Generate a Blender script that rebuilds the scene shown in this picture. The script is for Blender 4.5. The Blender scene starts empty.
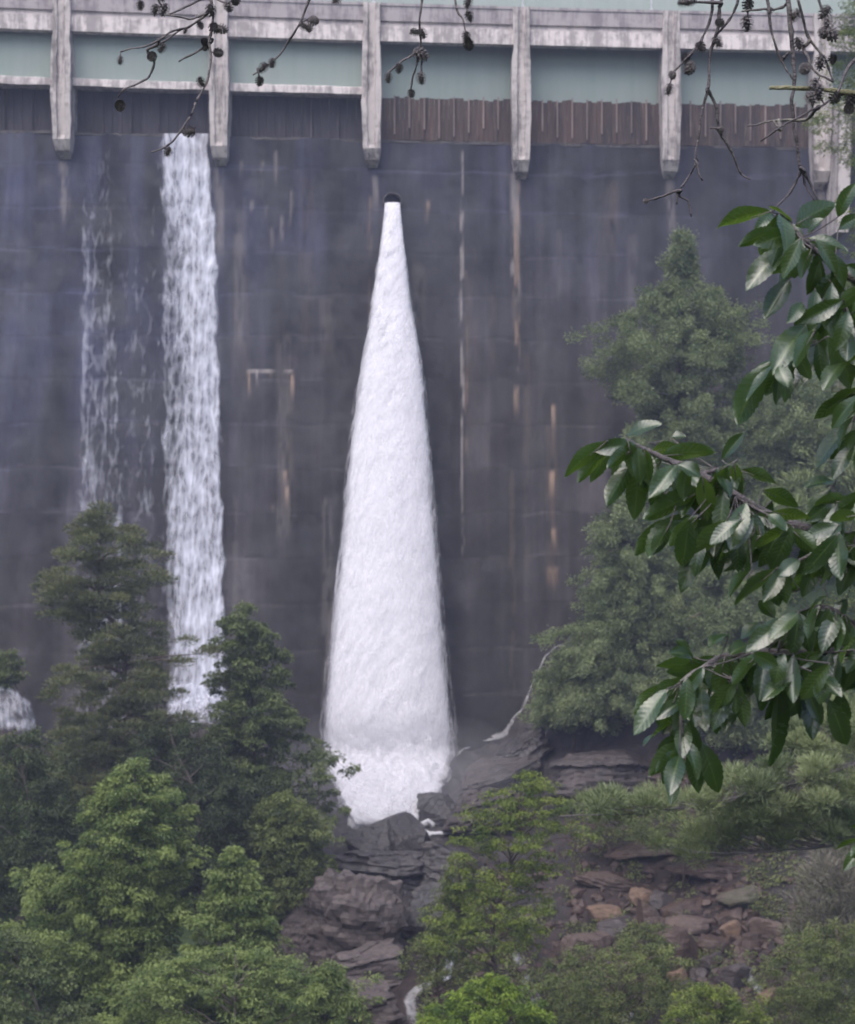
import bpy, math, random
import numpy as np
from mathutils import Vector, Matrix

random.seed(7)
RNG = np.random.default_rng(11)
S = bpy.context.scene
COL = S.collection
F, CX, CY = 1714.6, 427.5, 512.0           # focal length and centre of the photograph, in pixels


def at(px, py, d):
    return np.array([(px - CX) / F * d, d, (CY - py) / F * d])


# ---------------------------------------------------------------- numpy noise
def _hash(ix, iy, iz, seed):
    h = (ix * 374761393 + iy * 668265263 + iz * 2147483647 + seed * 1274126177) & 0xFFFFFFFF
    h = ((h ^ (h >> 13)) * 1274126177) & 0xFFFFFFFF
    h = h ^ (h >> 16)
    return (h & 0xFFFF) / 65535.0


def vnoise(P, seed=0):
    P = np.asarray(P, float)
    i = np.floor(P).astype(np.int64)
    f = P - i
    f = f * f * (3 - 2 * f)
    r = 0
    for dx in (0, 1):
        for dy in (0, 1):
            for dz in (0, 1):
                w = (f[..., 0] if dx else 1 - f[..., 0]) * (f[..., 1] if dy else 1 - f[..., 1]) * (f[..., 2] if dz else 1 - f[..., 2])
                r = r + w * _hash(i[..., 0] + dx, i[..., 1] + dy, i[..., 2] + dz, seed)
    return r * 2 - 1


def fbm(P, octv=4, seed=0, gain=0.5):
    r, a, P = 0, 1.0, np.asarray(P, float)
    for o in range(octv):
        r = r + a * vnoise(P * (2.03 ** o) + 17.3 * o, seed + o)
        a *= gain
    return r


def sstep(a, b, x):
    t = np.clip((x - a) / (b - a), 0, 1)
    return t * t * (3 - 2 * t)


# ---------------------------------------------------------------- mesh helpers
def mesh(name, verts, faces, mat=None, smooth=False, attrs=None, uv=None, colors=None):
    """faces: list of (M,k) int arrays"""
    me = bpy.data.meshes.new(name)
    verts = np.asarray(verts, np.float32)
    if not isinstance(faces, (list, tuple)):
        faces = [faces]
    faces = [np.asarray(f, np.int32) for f in faces if len(f)]
    loops = np.concatenate([f.ravel() for f in faces])
    tot = np.concatenate([np.full(len(f), f.shape[1], np.int32) for f in faces])
    start = np.concatenate([[0], np.cumsum(tot)[:-1]]).astype(np.int32)
    me.vertices.add(len(verts)); me.vertices.foreach_set('co', verts.ravel())
    me.loops.add(len(loops)); me.loops.foreach_set('vertex_index', loops.astype(np.int32))
    me.polygons.add(len(tot)); me.polygons.foreach_set('loop_start', start)
    try:
        me.polygons.foreach_set('loop_total', tot)
    except Exception:
        pass
    me.polygons.foreach_set('use_smooth', np.full(len(tot), bool(smooth)))
    for k, v in (attrs or {}).items():
        a = me.attributes.new(k, 'FLOAT', 'POINT'); a.data.foreach_set('value', np.asarray(v, np.float32))
    if colors is not None:
        a = me.attributes.new('stain_sheen', 'FLOAT_COLOR', 'POINT')
        c = np.ones((len(verts), 4), np.float32); c[:, :3] = colors
        a.data.foreach_set('color', c.ravel())
    if uv is not None:
        l = me.uv_layers.new(name='UVMap')
        l.data.foreach_set('uv', np.asarray(uv, np.float32)[loops].ravel())
    if mat:
        me.materials.append(mat)
    me.update(calc_edges=True); me.validate()
    return me


def link(name, me, parent=None, loc=None):
    o = bpy.data.objects.new(name, me)
    COL.objects.link(o)
    if parent:
        o.parent = parent
    if loc is not None:
        o.location = loc
    return o


def tag(o, label=None, cat=None, group=None, kind=None):
    for k, v in (('label', label), ('category', cat), ('group', group), ('kind', kind)):
        if v:
            o[k] = v
    return o


def root(name, loc, label, cat, group=None, kind=None):
    o = link(name, None, None, Vector(loc))
    o.empty_display_size = 0.3
    return tag(o, label, cat, group, kind)


class MB:
    """gathers quads and tubes for one mesh"""
    def __init__(s):
        s.v, s.q, s.t, s.n = [], [], [], 0

    def add(s, v, q=None, t=None):
        v = np.asarray(v, float)
        if q is not None and len(q): s.q.append(np.asarray(q) + s.n)
        if t is not None and len(t): s.t.append(np.asarray(t) + s.n)
        s.v.append(v); s.n += len(v)

    def box(s, x0, x1, y0, y1, z0, z1, fn=None):
        v = np.array([[x, y, z] for z in (z0, z1) for y in (y0, y1) for x in (x0, x1)], float)
        if fn is not None: v = fn(v)
        s.add(v, [[0, 2, 3, 1], [4, 5, 7, 6], [0, 1, 5, 4], [2, 6, 7, 3], [0, 4, 6, 2], [1, 3, 7, 5]])

    def tube(s, pts, rad, n=6, wob=0.0):
        pts = np.asarray(pts, float); m = len(pts)
        rad = np.broadcast_to(np.asarray(rad, float), (m,))
        tan = np.gradient(pts, axis=0); tan /= np.linalg.norm(tan, axis=1)[:, None] + 1e-9
        ref = np.where(np.abs(tan[:, 2:3]) > 0.9, [[1.0, 0, 0]], [[0, 0, 1.0]])
        a = np.cross(tan, ref); a /= np.linalg.norm(a, axis=1)[:, None] + 1e-9
        b = np.cross(tan, a)
        th = np.arange(n) / n * 2 * math.pi
        r = rad[:, None] * (1 + wob * RNG.normal(size=(m, n)))
        v = pts[:, None] + r[..., None] * (np.cos(th)[None, :, None] * a[:, None] + np.sin(th)[None, :, None] * b[:, None])
        i = np.arange(m - 1)[:, None] * n; j = np.arange(n)[None]; k = (np.arange(n) + 1)[None] % n
        q = np.stack([i + j, i + k, i + n + k, i + n + j], -1).reshape(-1, 4)
        v = np.concatenate([v.reshape(-1, 3), pts[:1], pts[-1:]])
        c0, c1 = m * n, m * n + 1
        t = [[c0, (x + 1) % n, x] for x in range(n)] + [[c1, (m - 1) * n + x, (m - 1) * n + (x + 1) % n] for x in range(n)]
        s.add(v, q, t)

    def build(s, name, mat, parent=None, org=(0, 0, 0), smooth=False):
        v = np.concatenate(s.v) - np.asarray(org)
        f = ([np.concatenate(s.q)] if s.q else []) + ([np.concatenate(s.t)] if s.t else [])
        return link(name, mesh(name, v, f, mat, smooth), parent)


def grid_faces(nu, nv):
    i = np.arange(nv - 1)[:, None] * nu; j = np.arange(nu - 1)[None]
    return np.stack([i + j, i + j + 1, i + nu + j + 1, i + nu + j], -1).reshape(-1, 4)


def smooth_line(pts, n=4):
    """Catmull-Rom through the points"""
    p = np.asarray(pts, float)
    if len(p) < 3:
        return p
    q = np.concatenate([[2 * p[0] - p[1]], p, [2 * p[-1] - p[-2]]])
    out = []
    for i in range(1, len(q) - 2):
        for t in np.linspace(0, 1, n, endpoint=False):
            a, b, c, d = q[i - 1:i + 3]
            out.append(0.5 * (2 * b + (c - a) * t + (2 * a - 5 * b + 4 * c - d) * t * t + (3 * b - a - 3 * c + d) * t ** 3))
    out.append(p[-1])
    return np.array(out)


# ---------------------------------------------------------------- materials
class NT:
    def __init__(s, name):
        s.m = bpy.data.materials.new(name); s.m.use_nodes = True
        s.t = s.m.node_tree; s.t.nodes.clear()
        s.out = s.t.nodes.new('ShaderNodeOutputMaterial')

    def n(s, typ, **kw):
        o = s.t.nodes.new('ShaderNode' + typ)
        for k, v in kw.items():
            if k.startswith('i_'):
                nm = k[2:].replace('_', ' ')
                s.set(o.inputs[nm] if nm in o.inputs else o.inputs[int(nm)], v)
            else:
                setattr(o, k, v)
        return o

    def set(s, sock, v):
        if isinstance(v, bpy.types.NodeSocket):
            s.t.links.new(v, sock)
        elif isinstance(v, (tuple, list)) and len(v) == 3 and sock.type == 'RGBA':
            sock.default_value = (*v, 1)
        else:
            sock.default_value = v

    def math(s, op, a, b=None, c=None, clamp=False):
        o = s.n('Math', operation=op, use_clamp=clamp)
        for i, x in enumerate((a, b, c)):
            if x is not None: s.set(o.inputs[i], x)
        return o.outputs[0]

    def mix(s, f, a, b, blend='MIX'):
        o = s.n('Mix', data_type='RGBA', blend_type=blend)
        s.set(o.inputs[0], f); s.set(o.inputs[6], a); s.set(o.inputs[7], b)
        return o.outputs[2]

    def map(s, v, a, b, c=0.0, d=1.0):
        o = s.n('MapRange', interpolation_type='SMOOTHSTEP')
        for i, x in enumerate((v, a, b, c, d)): s.set(o.inputs[i], x)
        return o.outputs[0]

    def coord(s, scale=(1, 1, 1), src='Object', loc=(0, 0, 0)):
        c = s.n('TexCoord'); m = s.n('Mapping')
        m.inputs['Scale'].default_value = scale; m.inputs['Location'].default_value = loc
        s.t.links.new(c.outputs[src], m.inputs[0])
        return m.outputs[0]

    def noise(s, vec, scale, detail=5, rough=0.55, dist=0.0):
        o = s.n('TexNoise'); s.set(o.inputs['Vector'], vec)
        o.inputs['Scale'].default_value = scale; o.inputs['Detail'].default_value = detail
        o.inputs['Roughness'].default_value = rough; o.inputs['Distortion'].default_value = dist
        return o.outputs[0]

    def attr(s, name, fac=True):
        a = s.n('Attribute', attribute_name=name)
        return a.outputs['Fac'] if fac else a.outputs['Color']

    def bump(s, h, strength, dist):
        b = s.n('Bump'); b.inputs['Strength'].default_value = strength; b.inputs['Distance'].default_value = dist
        s.t.links.new(h, b.inputs['Height'])
        return b.outputs[0]

    def bsdf(s, col, rough=0.7, spec=0.4, normal=None, **kw):
        b = s.n('BsdfPrincipled'); s.set(b.inputs['Base Color'], col); s.set(b.inputs['Roughness'], rough)
        b.inputs['Specular IOR Level'].default_value = spec
        if normal is not None: s.t.links.new(normal, b.inputs['Normal'])
        for k, v in kw.items(): s.set(b.inputs[k.replace('_', ' ')], v)
        return b.outputs[0]

    def end(s, surf):
        s.t.links.new(surf, s.out.inputs['Surface'])
        return s.m


def concrete(name, light, dark, blot=0.55, spec=0.3):
    N = NT(name)
    a = N.noise(N.coord((1.6, 1.6, 0.22)), 1.0, 6, 0.65)
    b = N.noise(N.coord(), 2.6, 8, 0.65)
    c = N.noise(N.coord((5, 5, 0.5)), 1.3, 5, 0.7)
    f = N.math('ADD', N.math('MULTIPLY', a, 0.5), N.math('ADD', N.math('MULTIPLY', b, 0.25), N.math('MULTIPLY', c, 0.25)))
    col = N.mix(N.map(f, blot - 0.09, blot + 0.03), light, dark)
    col = N.mix(N.math('MULTIPLY', N.map(b, 0.55, 0.75), 0.35), col, (0.11, 0.085, 0.07))
    return N.end(N.bsdf(col, 0.85, spec, N.bump(b, 0.5, 0.05)))


def rock_mat(name, c1, c2, c3, rough=0.75, strata=0.0, spec=0.4):
    N = NT(name)
    v = N.coord()
    n1 = N.noise(v, 0.9, 8, 0.65, 0.4); n2 = N.noise(v, 4.0, 8, 0.7); n3 = N.noise(N.coord((0.7, 0.7, 5.0)), 1.0, 6, 0.6, 0.6)
    col = N.mix(N.map(n1, 0.38, 0.62), c1, c2)
    col = N.mix(N.math('MULTIPLY', N.map(n2, 0.5, 0.7), 0.8), col, c3)
    if strata:
        col = N.mix(N.math('MULTIPLY', N.map(n3, 0.52, 0.62), strata), col, tuple(x * 0.35 for x in c1))
    h = N.math('ADD', N.math('MULTIPLY', n2, 0.5), N.math('ADD', n1, N.math('MULTIPLY', n3, 0.6)))
    return N.end(N.bsdf(col, rough, spec, N.bump(h, 0.9, 0.12)))


def leaf_mat(name, c1, c2, trans=0.3, rough=0.5, spec=0.3):
    """blends c1 to c2 by tint: random per leaf and clump, higher on upward leaves"""
    N = NT(name)
    t = N.attr('tint')
    col = N.mix(t, c1, c2)
    b = N.bsdf(col, rough, spec)
    tr = N.n('BsdfTranslucent'); N.set(tr.inputs[0], N.mix(0.5, col, (0.9, 1.0, 0.25), 'MULTIPLY'))
    m = N.n('MixShader'); m.inputs[0].default_value = trans
    N.t.links.new(b, m.inputs[1]); N.t.links.new(tr.outputs[0], m.inputs[2])
    return N.end(m.outputs[0])


M = {}
M['concrete'] = concrete('weathered_concrete', (0.56, 0.50, 0.485), (0.36, 0.32, 0.32))
M['parapet'] = concrete('grey_parapet_concrete', (0.36, 0.325, 0.33), (0.22, 0.195, 0.205))
M['beam'] = concrete('pale_concrete', (0.64, 0.575, 0.56), (0.32, 0.285, 0.285), 0.53)
M['pier'] = concrete('pier_concrete', (0.46, 0.415, 0.40), (0.20, 0.178, 0.175))
M['bark'] = rock_mat('bark', (0.10, 0.07, 0.055), (0.06, 0.045, 0.04), (0.15, 0.12, 0.10), 0.9)
M['bark_grey'] = rock_mat('grey_bark', (0.14, 0.12, 0.10), (0.09, 0.08, 0.07), (0.19, 0.17, 0.14), 0.9)
M['twig'] = rock_mat('twig_bark', (0.15, 0.13, 0.138), (0.09, 0.078, 0.086), (0.26, 0.25, 0.21), 0.8)
M['moss_twig'] = rock_mat('mossy_twig', (0.25, 0.24, 0.15), (0.16, 0.15, 0.09), (0.3, 0.3, 0.2), 0.9)
M['cone'] = rock_mat('cone_scales', (0.34, 0.30, 0.31), (0.2, 0.18, 0.19), (0.45, 0.41, 0.40), 0.8)
M['metal'] = concrete('grey_painted_metal', (0.5, 0.5, 0.52), (0.35, 0.35, 0.36))
M['rock_dark'] = rock_mat('wet_dark_rock', (0.030, 0.026, 0.027), (0.05, 0.042, 0.042), (0.02, 0.018, 0.02), 0.42, 0.4, 0.5)
M['rock_red'] = rock_mat('reddish_grey_rock', (0.095, 0.076, 0.072), (0.058, 0.046, 0.045), (0.15, 0.122, 0.114), 0.6, 0.8)
M['rock_tan'] = rock_mat('tan_rock', (0.16, 0.103, 0.07), (0.09, 0.06, 0.044), (0.21, 0.14, 0.10), 0.8)
M['rock_brown'] = rock_mat('brown_rock', (0.070, 0.045, 0.036), (0.038, 0.026, 0.022), (0.11, 0.075, 0.058), 0.5, 0.25)
M['rock_pink'] = rock_mat('pinkish_rock', (0.105, 0.074, 0.062), (0.06, 0.043, 0.038), (0.145, 0.105, 0.09), 0.75, 0.15)
M['rock_black'] = rock_mat('blackish_rock', (0.06, 0.047, 0.046), (0.04, 0.033, 0.033), (0.09, 0.072, 0.07), 0.55, 0.2)
M['rock_moss'] = rock_mat('mossy_rock', (0.085, 0.068, 0.055), (0.06, 0.062, 0.036), (0.12, 0.10, 0.085), 0.85)
M['rock_pale'] = rock_mat('pale_grey_rock', (0.42, 0.38, 0.38), (0.3, 0.28, 0.28), (0.5, 0.45, 0.45), 0.8)


def mat_dam():
    N = NT('wet_dam_concrete')
    st = N.attr('stain_sheen', False)
    a = N.noise(N.coord((1.1, 1.1, 0.05)), 1.0, 6, 0.6)
    b = N.noise(N.coord((0.5, 0.5, 0.4)), 1.0, 8, 0.65)
    c = N.noise(N.coord((6, 6, 1.2)), 1.0, 6, 0.7)
    f = N.math('ADD', N.math('MULTIPLY', a, 0.5), N.math('ADD', N.math('MULTIPLY', b, 0.3), N.math('MULTIPLY', c, 0.2)))
    k = N.map(f, 0.33, 0.68, 0.62, 1.45)
    g = N.n('CombineColor'); [N.set(g.inputs[i], k) for i in range(3)]
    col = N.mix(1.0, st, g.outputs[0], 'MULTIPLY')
    return N.end(N.bsdf(col, N.map(b, 0.35, 0.65, 0.45, 0.8), 0.35, N.bump(c, 0.3, 0.05)))


def mat_gate():
    N = NT('teal_painted_steel')
    a = N.noise(N.coord((2.2, 2.2, 0.06)), 1.0, 5, 0.6); b = N.noise(N.coord(), 1.2, 6, 0.6)
    col = N.mix(N.map(a, 0.3, 0.7), (0.27, 0.325, 0.295), (0.30, 0.345, 0.32))
    col = N.mix(N.math('MULTIPLY', N.map(b, 0.5, 0.75), 0.4), col, (0.29, 0.30, 0.29))
    return N.end(N.bsdf(col, 0.6, 0.3))


def mat_wood(name, c1, c2, c3):
    N = NT(name)
    a = N.noise(N.coord((1.4, 1.4, 0.2)), 1.0, 6, 0.65); b = N.noise(N.coord((9, 9, 0.8)), 1.0, 5, 0.7)
    col = N.mix(N.map(a, 0.35, 0.65), c1, c2)
    col = N.mix(N.math('MULTIPLY', N.map(b, 0.5, 0.72), 0.8), col, c3)
    return N.end(N.bsdf(col, 0.8, 0.3, N.bump(b, 0.5, 0.03)))


def mat_ground():
    N = NT('rocky_forest_floor')
    v = N.coord()
    n1 = N.noise(v, 0.25, 6, 0.6, 0.5); n2 = N.noise(v, 1.6, 8, 0.7); n3 = N.noise(v, 7.0, 6, 0.7)
    soil = N.mix(N.map(n2, 0.38, 0.62), (0.034, 0.021, 0.018), (0.016, 0.0115, 0.011))
    soil = N.mix(N.math('MULTIPLY', N.map(n3, 0.55, 0.7), 0.7), soil, (0.065, 0.043, 0.033))
    rock = N.mix(N.map(n2, 0.4, 0.62), (0.042, 0.035, 0.036), (0.022, 0.019, 0.020))
    rock = N.mix(N.math('MULTIPLY', N.map(n3, 0.55, 0.7), 0.5), rock, (0.065, 0.053, 0.053))
    moss = N.mix(n3, (0.02, 0.04, 0.012), (0.05, 0.075, 0.025))
    col = N.mix(N.attr('rocky'), soil, rock)
    col = N.mix(N.math('MULTIPLY', N.attr('green'), N.map(n1, 0.3, 0.5, 0.5, 1.0)), col, moss)
    h = N.math('ADD', n2, N.math('MULTIPLY', n3, 0.4))
    return N.end(N.bsdf(col, N.map(N.attr('rocky'), 0, 1, 0.9, 0.55), 0.4, N.bump(h, 0.8, 0.15)))


WHITE = (0.82, 0.82, 0.86)


def mat_lace():
    """thin water film on the dam: scalloped white roll waves, more or less of them by the attribute dens"""
    N = NT('lacy_falling_water')
    uv = N.n('UVMap', uv_map='UVMap').outputs[0]

    def mp(sc):
        m = N.n('Mapping'); m.inputs['Scale'].default_value = sc; N.t.links.new(uv, m.inputs[0]); return m.outputs[0]
    wob = N.n('TexNoise'); N.set(wob.inputs['Vector'], mp((1.1, 0.5, 1))); wob.inputs['Scale'].default_value = 1.0; wob.inputs['Detail'].default_value = 4
    ad = N.n('VectorMath', operation='MULTIPLY_ADD'); N.t.links.new(wob.outputs['Color'], ad.inputs[0])
    ad.inputs[1].default_value = (0.9, 0.9, 0); N.t.links.new(mp((2.8, 0.85, 1)), ad.inputs[2])
    vo = N.n('TexVoronoi', feature='F1', distance='MANHATTAN', voronoi_dimensions='2D'); N.t.links.new(ad.outputs[0], vo.inputs['Vector']); vo.inputs['Scale'].default_value = 1.0
    v2 = N.n('TexVoronoi', feature='F1', distance='MANHATTAN', voronoi_dimensions='2D'); N.t.links.new(ad.outputs[0], v2.inputs['Vector']); v2.inputs['Scale'].default_value = 2.3
    st = N.noise(mp((7.0, 0.55, 1)), 1.0, 6, 0.7, 0.3)
    sp = N.noise(mp((7.0, 4.5, 1)), 1.0, 5, 0.7)
    p = N.math('ADD', N.math('MULTIPLY', vo.outputs['Distance'], 0.58), N.math('MULTIPLY', v2.outputs['Distance'], 0.36))
    p = N.math('ADD', p, N.math('ADD', N.math('MULTIPLY', st, 0.4), N.math('MULTIPLY', sp, 0.3)))
    thr = N.map(N.attr('dens'), 0, 1, 1.05, 0.10)
    a = N.math('DIVIDE', N.math('SUBTRACT', p, thr), 1.15, clamp=True)
    a = N.math('MULTIPLY', a, N.map(N.attr('dens'), 0.1, 0.8, 0.3, 0.74))
    b = N.bsdf((0.76, 0.77, 0.88), 0.45, 0.5, N.bump(p, 0.6, 0.08))
    t = N.n('BsdfTransparent'); m = N.n('MixShader')
    N.set(m.inputs[0], a); N.t.links.new(t.outputs[0], m.inputs[1]); N.t.links.new(b, m.inputs[2])
    return N.end(m.outputs[0])


def mat_jet():
    N = NT('white_jet_water')
    uv = N.n('UVMap', uv_map='UVMap').outputs[0]

    def mp(sc):
        m = N.n('Mapping'); m.inputs['Scale'].default_value = sc; N.t.links.new(uv, m.inputs[0]); return m.outputs[0]
    st = N.noise(mp((2.6, 0.45, 1)), 1.0, 4, 0.55, 0.2)
    cl = N.noise(mp((1.3, 0.9, 1)), 1.6, 6, 0.62, 0.3)
    h = N.math('ADD', N.math('MULTIPLY', st, 0.6), N.math('MULTIPLY', cl, 0.6))
    d = N.attr('dens')
    thr = N.map(d, 0, 1, 0.95, 0.0)
    a = N.math('DIVIDE', N.math('SUBTRACT', N.math('ADD', N.math('MULTIPLY', st, 0.5), N.math('MULTIPLY', cl, 0.5)), thr), 0.45, clamp=True)
    col = N.mix(N.math('MULTIPLY', N.map(cl, 0.50, 0.36), N.attr('grey')), (0.96, 0.94, 0.97), (0.5, 0.5, 0.54))
    b = N.bsdf(col, 0.6, 0.3, N.bump(h, 0.05, 0.04))
    tl = N.n('BsdfTranslucent'); N.set(tl.inputs[0], (0.9, 0.9, 0.94))
    m0 = N.n('MixShader'); m0.inputs[0].default_value = 0.55; N.t.links.new(b, m0.inputs[1]); N.t.links.new(tl.outputs[0], m0.inputs[2])
    t = N.n('BsdfTransparent'); m = N.n('MixShader')
    N.set(m.inputs[0], a); N.t.links.new(t.outputs[0], m.inputs[1]); N.t.links.new(m0.outputs[0], m.inputs[2])
    return N.end(m.outputs[0])


M['dam'] = mat_dam(); M['gate'] = mat_gate(); M['ground'] = mat_ground(); M['lace'] = mat_lace(); M['jet'] = mat_jet()
M['boards'] = mat_wood('weathered_boards', (0.082, 0.054, 0.045), (0.038, 0.030, 0.029), (0.15, 0.11, 0.095))
M['boards_wet'] = mat_wood('wet_boards', (0.05, 0.045, 0.055), (0.035, 0.032, 0.04), (0.085, 0.075, 0.08))
M['batten'] = mat_wood('pale_battens', (0.24, 0.19, 0.17), (0.14, 0.11, 0.10), (0.32, 0.27, 0.25))
M['batten_wet'] = mat_wood('wet_battens', (0.11, 0.095, 0.1), (0.075, 0.065, 0.07), (0.15, 0.13, 0.13))


def mat_water():
    N = NT('reservoir_water')
    n = N.noise(N.coord((1, 1, 1)), 0.8, 4, 0.5)
    return N.end(N.bsdf((0.03, 0.06, 0.06), 0.08, 0.5, N.bump(n, 0.2, 0.1)))


M['water'] = mat_water()
M['maple'] = leaf_mat('maple_leaves', (0.105, 0.152, 0.055), (0.275, 0.335, 0.115), 0.42)
M['broad'] = leaf_mat('broad_leaves', (0.078, 0.108, 0.05), (0.195, 0.235, 0.10), 0.4)
M['yellow'] = leaf_mat('yellow_green_leaves', (0.070, 0.110, 0.024), (0.22, 0.27, 0.05))
M['lime'] = leaf_mat('lime_leaves', (0.060, 0.110, 0.018), (0.22, 0.30, 0.035))
M['olive'] = leaf_mat('olive_leaves', (0.085, 0.112, 0.042), (0.215, 0.25, 0.09), 0.38)
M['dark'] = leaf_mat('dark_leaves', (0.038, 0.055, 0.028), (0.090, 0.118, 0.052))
M['pine'] = leaf_mat('pine_needles', (0.075, 0.088, 0.045), (0.18, 0.195, 0.095), 0.25)
M['hemlock'] = leaf_mat('hemlock_needles', (0.105, 0.138, 0.07), (0.27, 0.315, 0.16), 0.3)
M['whitepine'] = leaf_mat('white_pine_needles', (0.12, 0.155, 0.075), (0.29, 0.33, 0.165), 0.25)
M['deadtwig'] = leaf_mat('dead_twigs', (0.10, 0.092, 0.07), (0.19, 0.175, 0.135), 0.05)


def mat_oak():
    N = NT('oak_leaf')
    t = N.attr('tint'); c = N.attr('vein')
    n = N.noise(N.coord(), 14.0, 5, 0.6)
    col = N.mix(t, (0.015, 0.037, 0.012), (0.046, 0.086, 0.018))
    col = N.mix(N.map(c, 0.6, 1.0), col, (0.10, 0.16, 0.05))
    sx = N.n('SeparateXYZ'); N.t.links.new(N.n('UVMap', uv_map='UVMap').outputs[0], sx.inputs[0])
    vv = N.math('ABSOLUTE', N.math('SUBTRACT', N.math('FRACT', N.math('MULTIPLY', sx.outputs[0], 10.0)), 0.5))
    vn = N.map(vv, 0.10, 0.0)
    col = N.mix(N.math('MULTIPLY', vn, 0.2), col, (0.09, 0.15, 0.045))
    col = N.mix(N.math('MULTIPLY', N.map(n, 0.5, 0.7), 0.35), col, (0.05, 0.075, 0.02))
    n = N.math('ADD', N.math('MULTIPLY', n, 0.6), N.math('MULTIPLY', vv, 0.2))
    b = N.bsdf(col, N.map(n, 0.35, 0.65, 0.25, 0.5), 0.9, N.bump(n, 0.35, 0.01), Coat_Weight=0.7, Coat_Roughness=0.38, Coat_IOR=1.65)
    tr = N.n('BsdfTranslucent'); N.set(tr.inputs[0], N.mix(t, (0.06, 0.13, 0.012), (0.15, 0.25, 0.025)))
    m = N.n('MixShader'); m.inputs[0].default_value = 0.36
    N.t.links.new(b, m.inputs[1]); N.t.links.new(tr.outputs[0], m.inputs[2])
    return N.end(m.outputs[0])


M['oak'] = mat_oak()


# ---------------------------------------------------------------- the dam's surface
CREST = 20.1


def dam_y(x):
    return 92.9 + 0.1 * x - 0.0009 * x * x


def dam_off(z):
    return 7.5 * np.clip((CREST - z) / 34.0, 0, 1.2) ** 1.15


def face_hit(px, py):
    """the point of the dam's face seen at this place of the photograph"""
    d = 90.0
    for _ in range(30):
        x, z = (px - CX) / F * d, (CY - py) / F * d
        d = dam_y(x) - dam_off(z)
    return np.array([(px - CX) / F * d, d, (CY - py) / F * d])


# ---------------------------------------------------------------- terrain
CTRL = [at(*c) for c in [
    (430, 1024, 61), (430, 960, 66), (430, 900, 71.5), (420, 855, 77), (400, 800, 80.5), (390, 755, 85),
    (340, 830, 80), (250, 800, 79.5), (150, 780, 79), (60, 780, 79), (150, 900, 70), (40, 900, 68), (150, 1024, 60), (20, 1024, 59),
    (300, 1010, 64), (310, 910, 70), (300, 860, 75), (620, 660, 83), (700, 620, 82), (800, 590, 81.5), (550, 745, 83.5),
    (480, 800, 81), (460, 830, 79), (520, 830, 78.5), (560, 795, 79.3), (620, 750, 80), (620, 795, 77.8), (700, 745, 78), (700, 795, 75.6), (650, 840, 74), (700, 880, 70.5),
    (780, 850, 70.5), (700, 940, 66.5), (640, 1000, 63), (760, 1000, 62.5), (850, 930, 64), (860, 850, 67), (860, 770, 71), (560, 900, 71), (540, 980, 65)]]
for px, py in [(20, 745), (120, 740), (200, 712), (300, 745), (390, 748), (455, 746), (505, 734), (521, 700), (550, 657), (572, 643), (610, 590), (650, 520), (710, 440), (790, 385), (870, 340)]:
    p = face_hit(px, py); CTRL.append(p); CTRL.append(p + [0, 3.0, 0.3])
CTRL += [np.array(p, float) for p in [(-42, 60, -10), (-42, 75, -6), (-40, 88, -2), (-30, 66, -15), (-30, 82, -9), (42, 58, -9), (40, 72, -2), (44, 86, 12), (46, 92, 17), (30, 62, -14), (30, 76, -5), (30, 52, -18), (-25, 52, -20), (0, 52, -20.5)]]
CTRL = np.array(CTRL)


def _tps_fit(P, lam=0.02):
    n = len(P); d = np.linalg.norm(P[:, None, :2] - P[None, :, :2], axis=2)
    K = np.where(d > 0, d * d * np.log(d + 1e-9), 0) + lam * np.eye(n) * 10
    A = np.zeros((n + 3, n + 3)); A[:n, :n] = K
    Q = np.c_[np.ones(n), P[:, :2]]; A[:n, n:] = Q; A[n:, :n] = Q.T
    b = np.zeros(n + 3); b[:n] = P[:, 2]
    return np.linalg.solve(A, b)


TPS = _tps_fit(CTRL)


def terrain(x, y, rough=True):
    x = np.atleast_1d(np.asarray(x, float)); y = np.atleast_1d(np.asarray(y, float))
    xc, yc = np.clip(x, -44, 46), np.clip(y, 50, 96)
    d = np.sqrt((xc[:, None] - CTRL[None, :, 0]) ** 2 + (yc[:, None] - CTRL[None, :, 1]) ** 2)
    K = np.where(d > 0, d * d * np.log(d + 1e-9), 0)
    zt = K @ TPS[:-3] + TPS[-3] + TPS[-2] * xc + TPS[-1] * yc
    zb = np.interp(y, [-160, -40, -6, 4.6, 6.5, 14, 24, 45, 60], [30, 6, -1.7, -1.75, -4.5, -16, -21.5, -22, -19])
    zb = zb + 0.25 * np.maximum(0, np.abs(x) - 14) * sstep(8, 30, y)
    z = zb + (zt - zb) * sstep(46, 57, y)
    zr = np.interp(y, [96, 105, 135, 195, 300, 340], [-6, -8, 10, 82, 94, 96])
    z = z + (zr - z) * sstep(96, 104, y)
    bank = np.minimum(38, (np.abs(x - 2) - 44) * 0.75) + 3 * np.sin(y * 0.07)
    z = np.maximum(z, np.where(y > 55, bank * sstep(55, 95, y) - 22 * (1 - sstep(55, 95, y)), -99))
    if rough:
        P = np.c_[x, y, z]
        amp = sstep(44, 54, y) * 0.85 + 0.08
        z = z + amp * fbm(P * 0.45, 5, 3) * 0.55
        led = fbm(np.c_[x * 0.35, y * 0.35, z * 0.6], 3, 9)
        z = z + amp * 0.5 * (np.abs(((z * 0.9 + led) % 1.0) - 0.5) - 0.25)
    return z


def tz(x, y):
    return float(terrain(x, y)[0])


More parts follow.
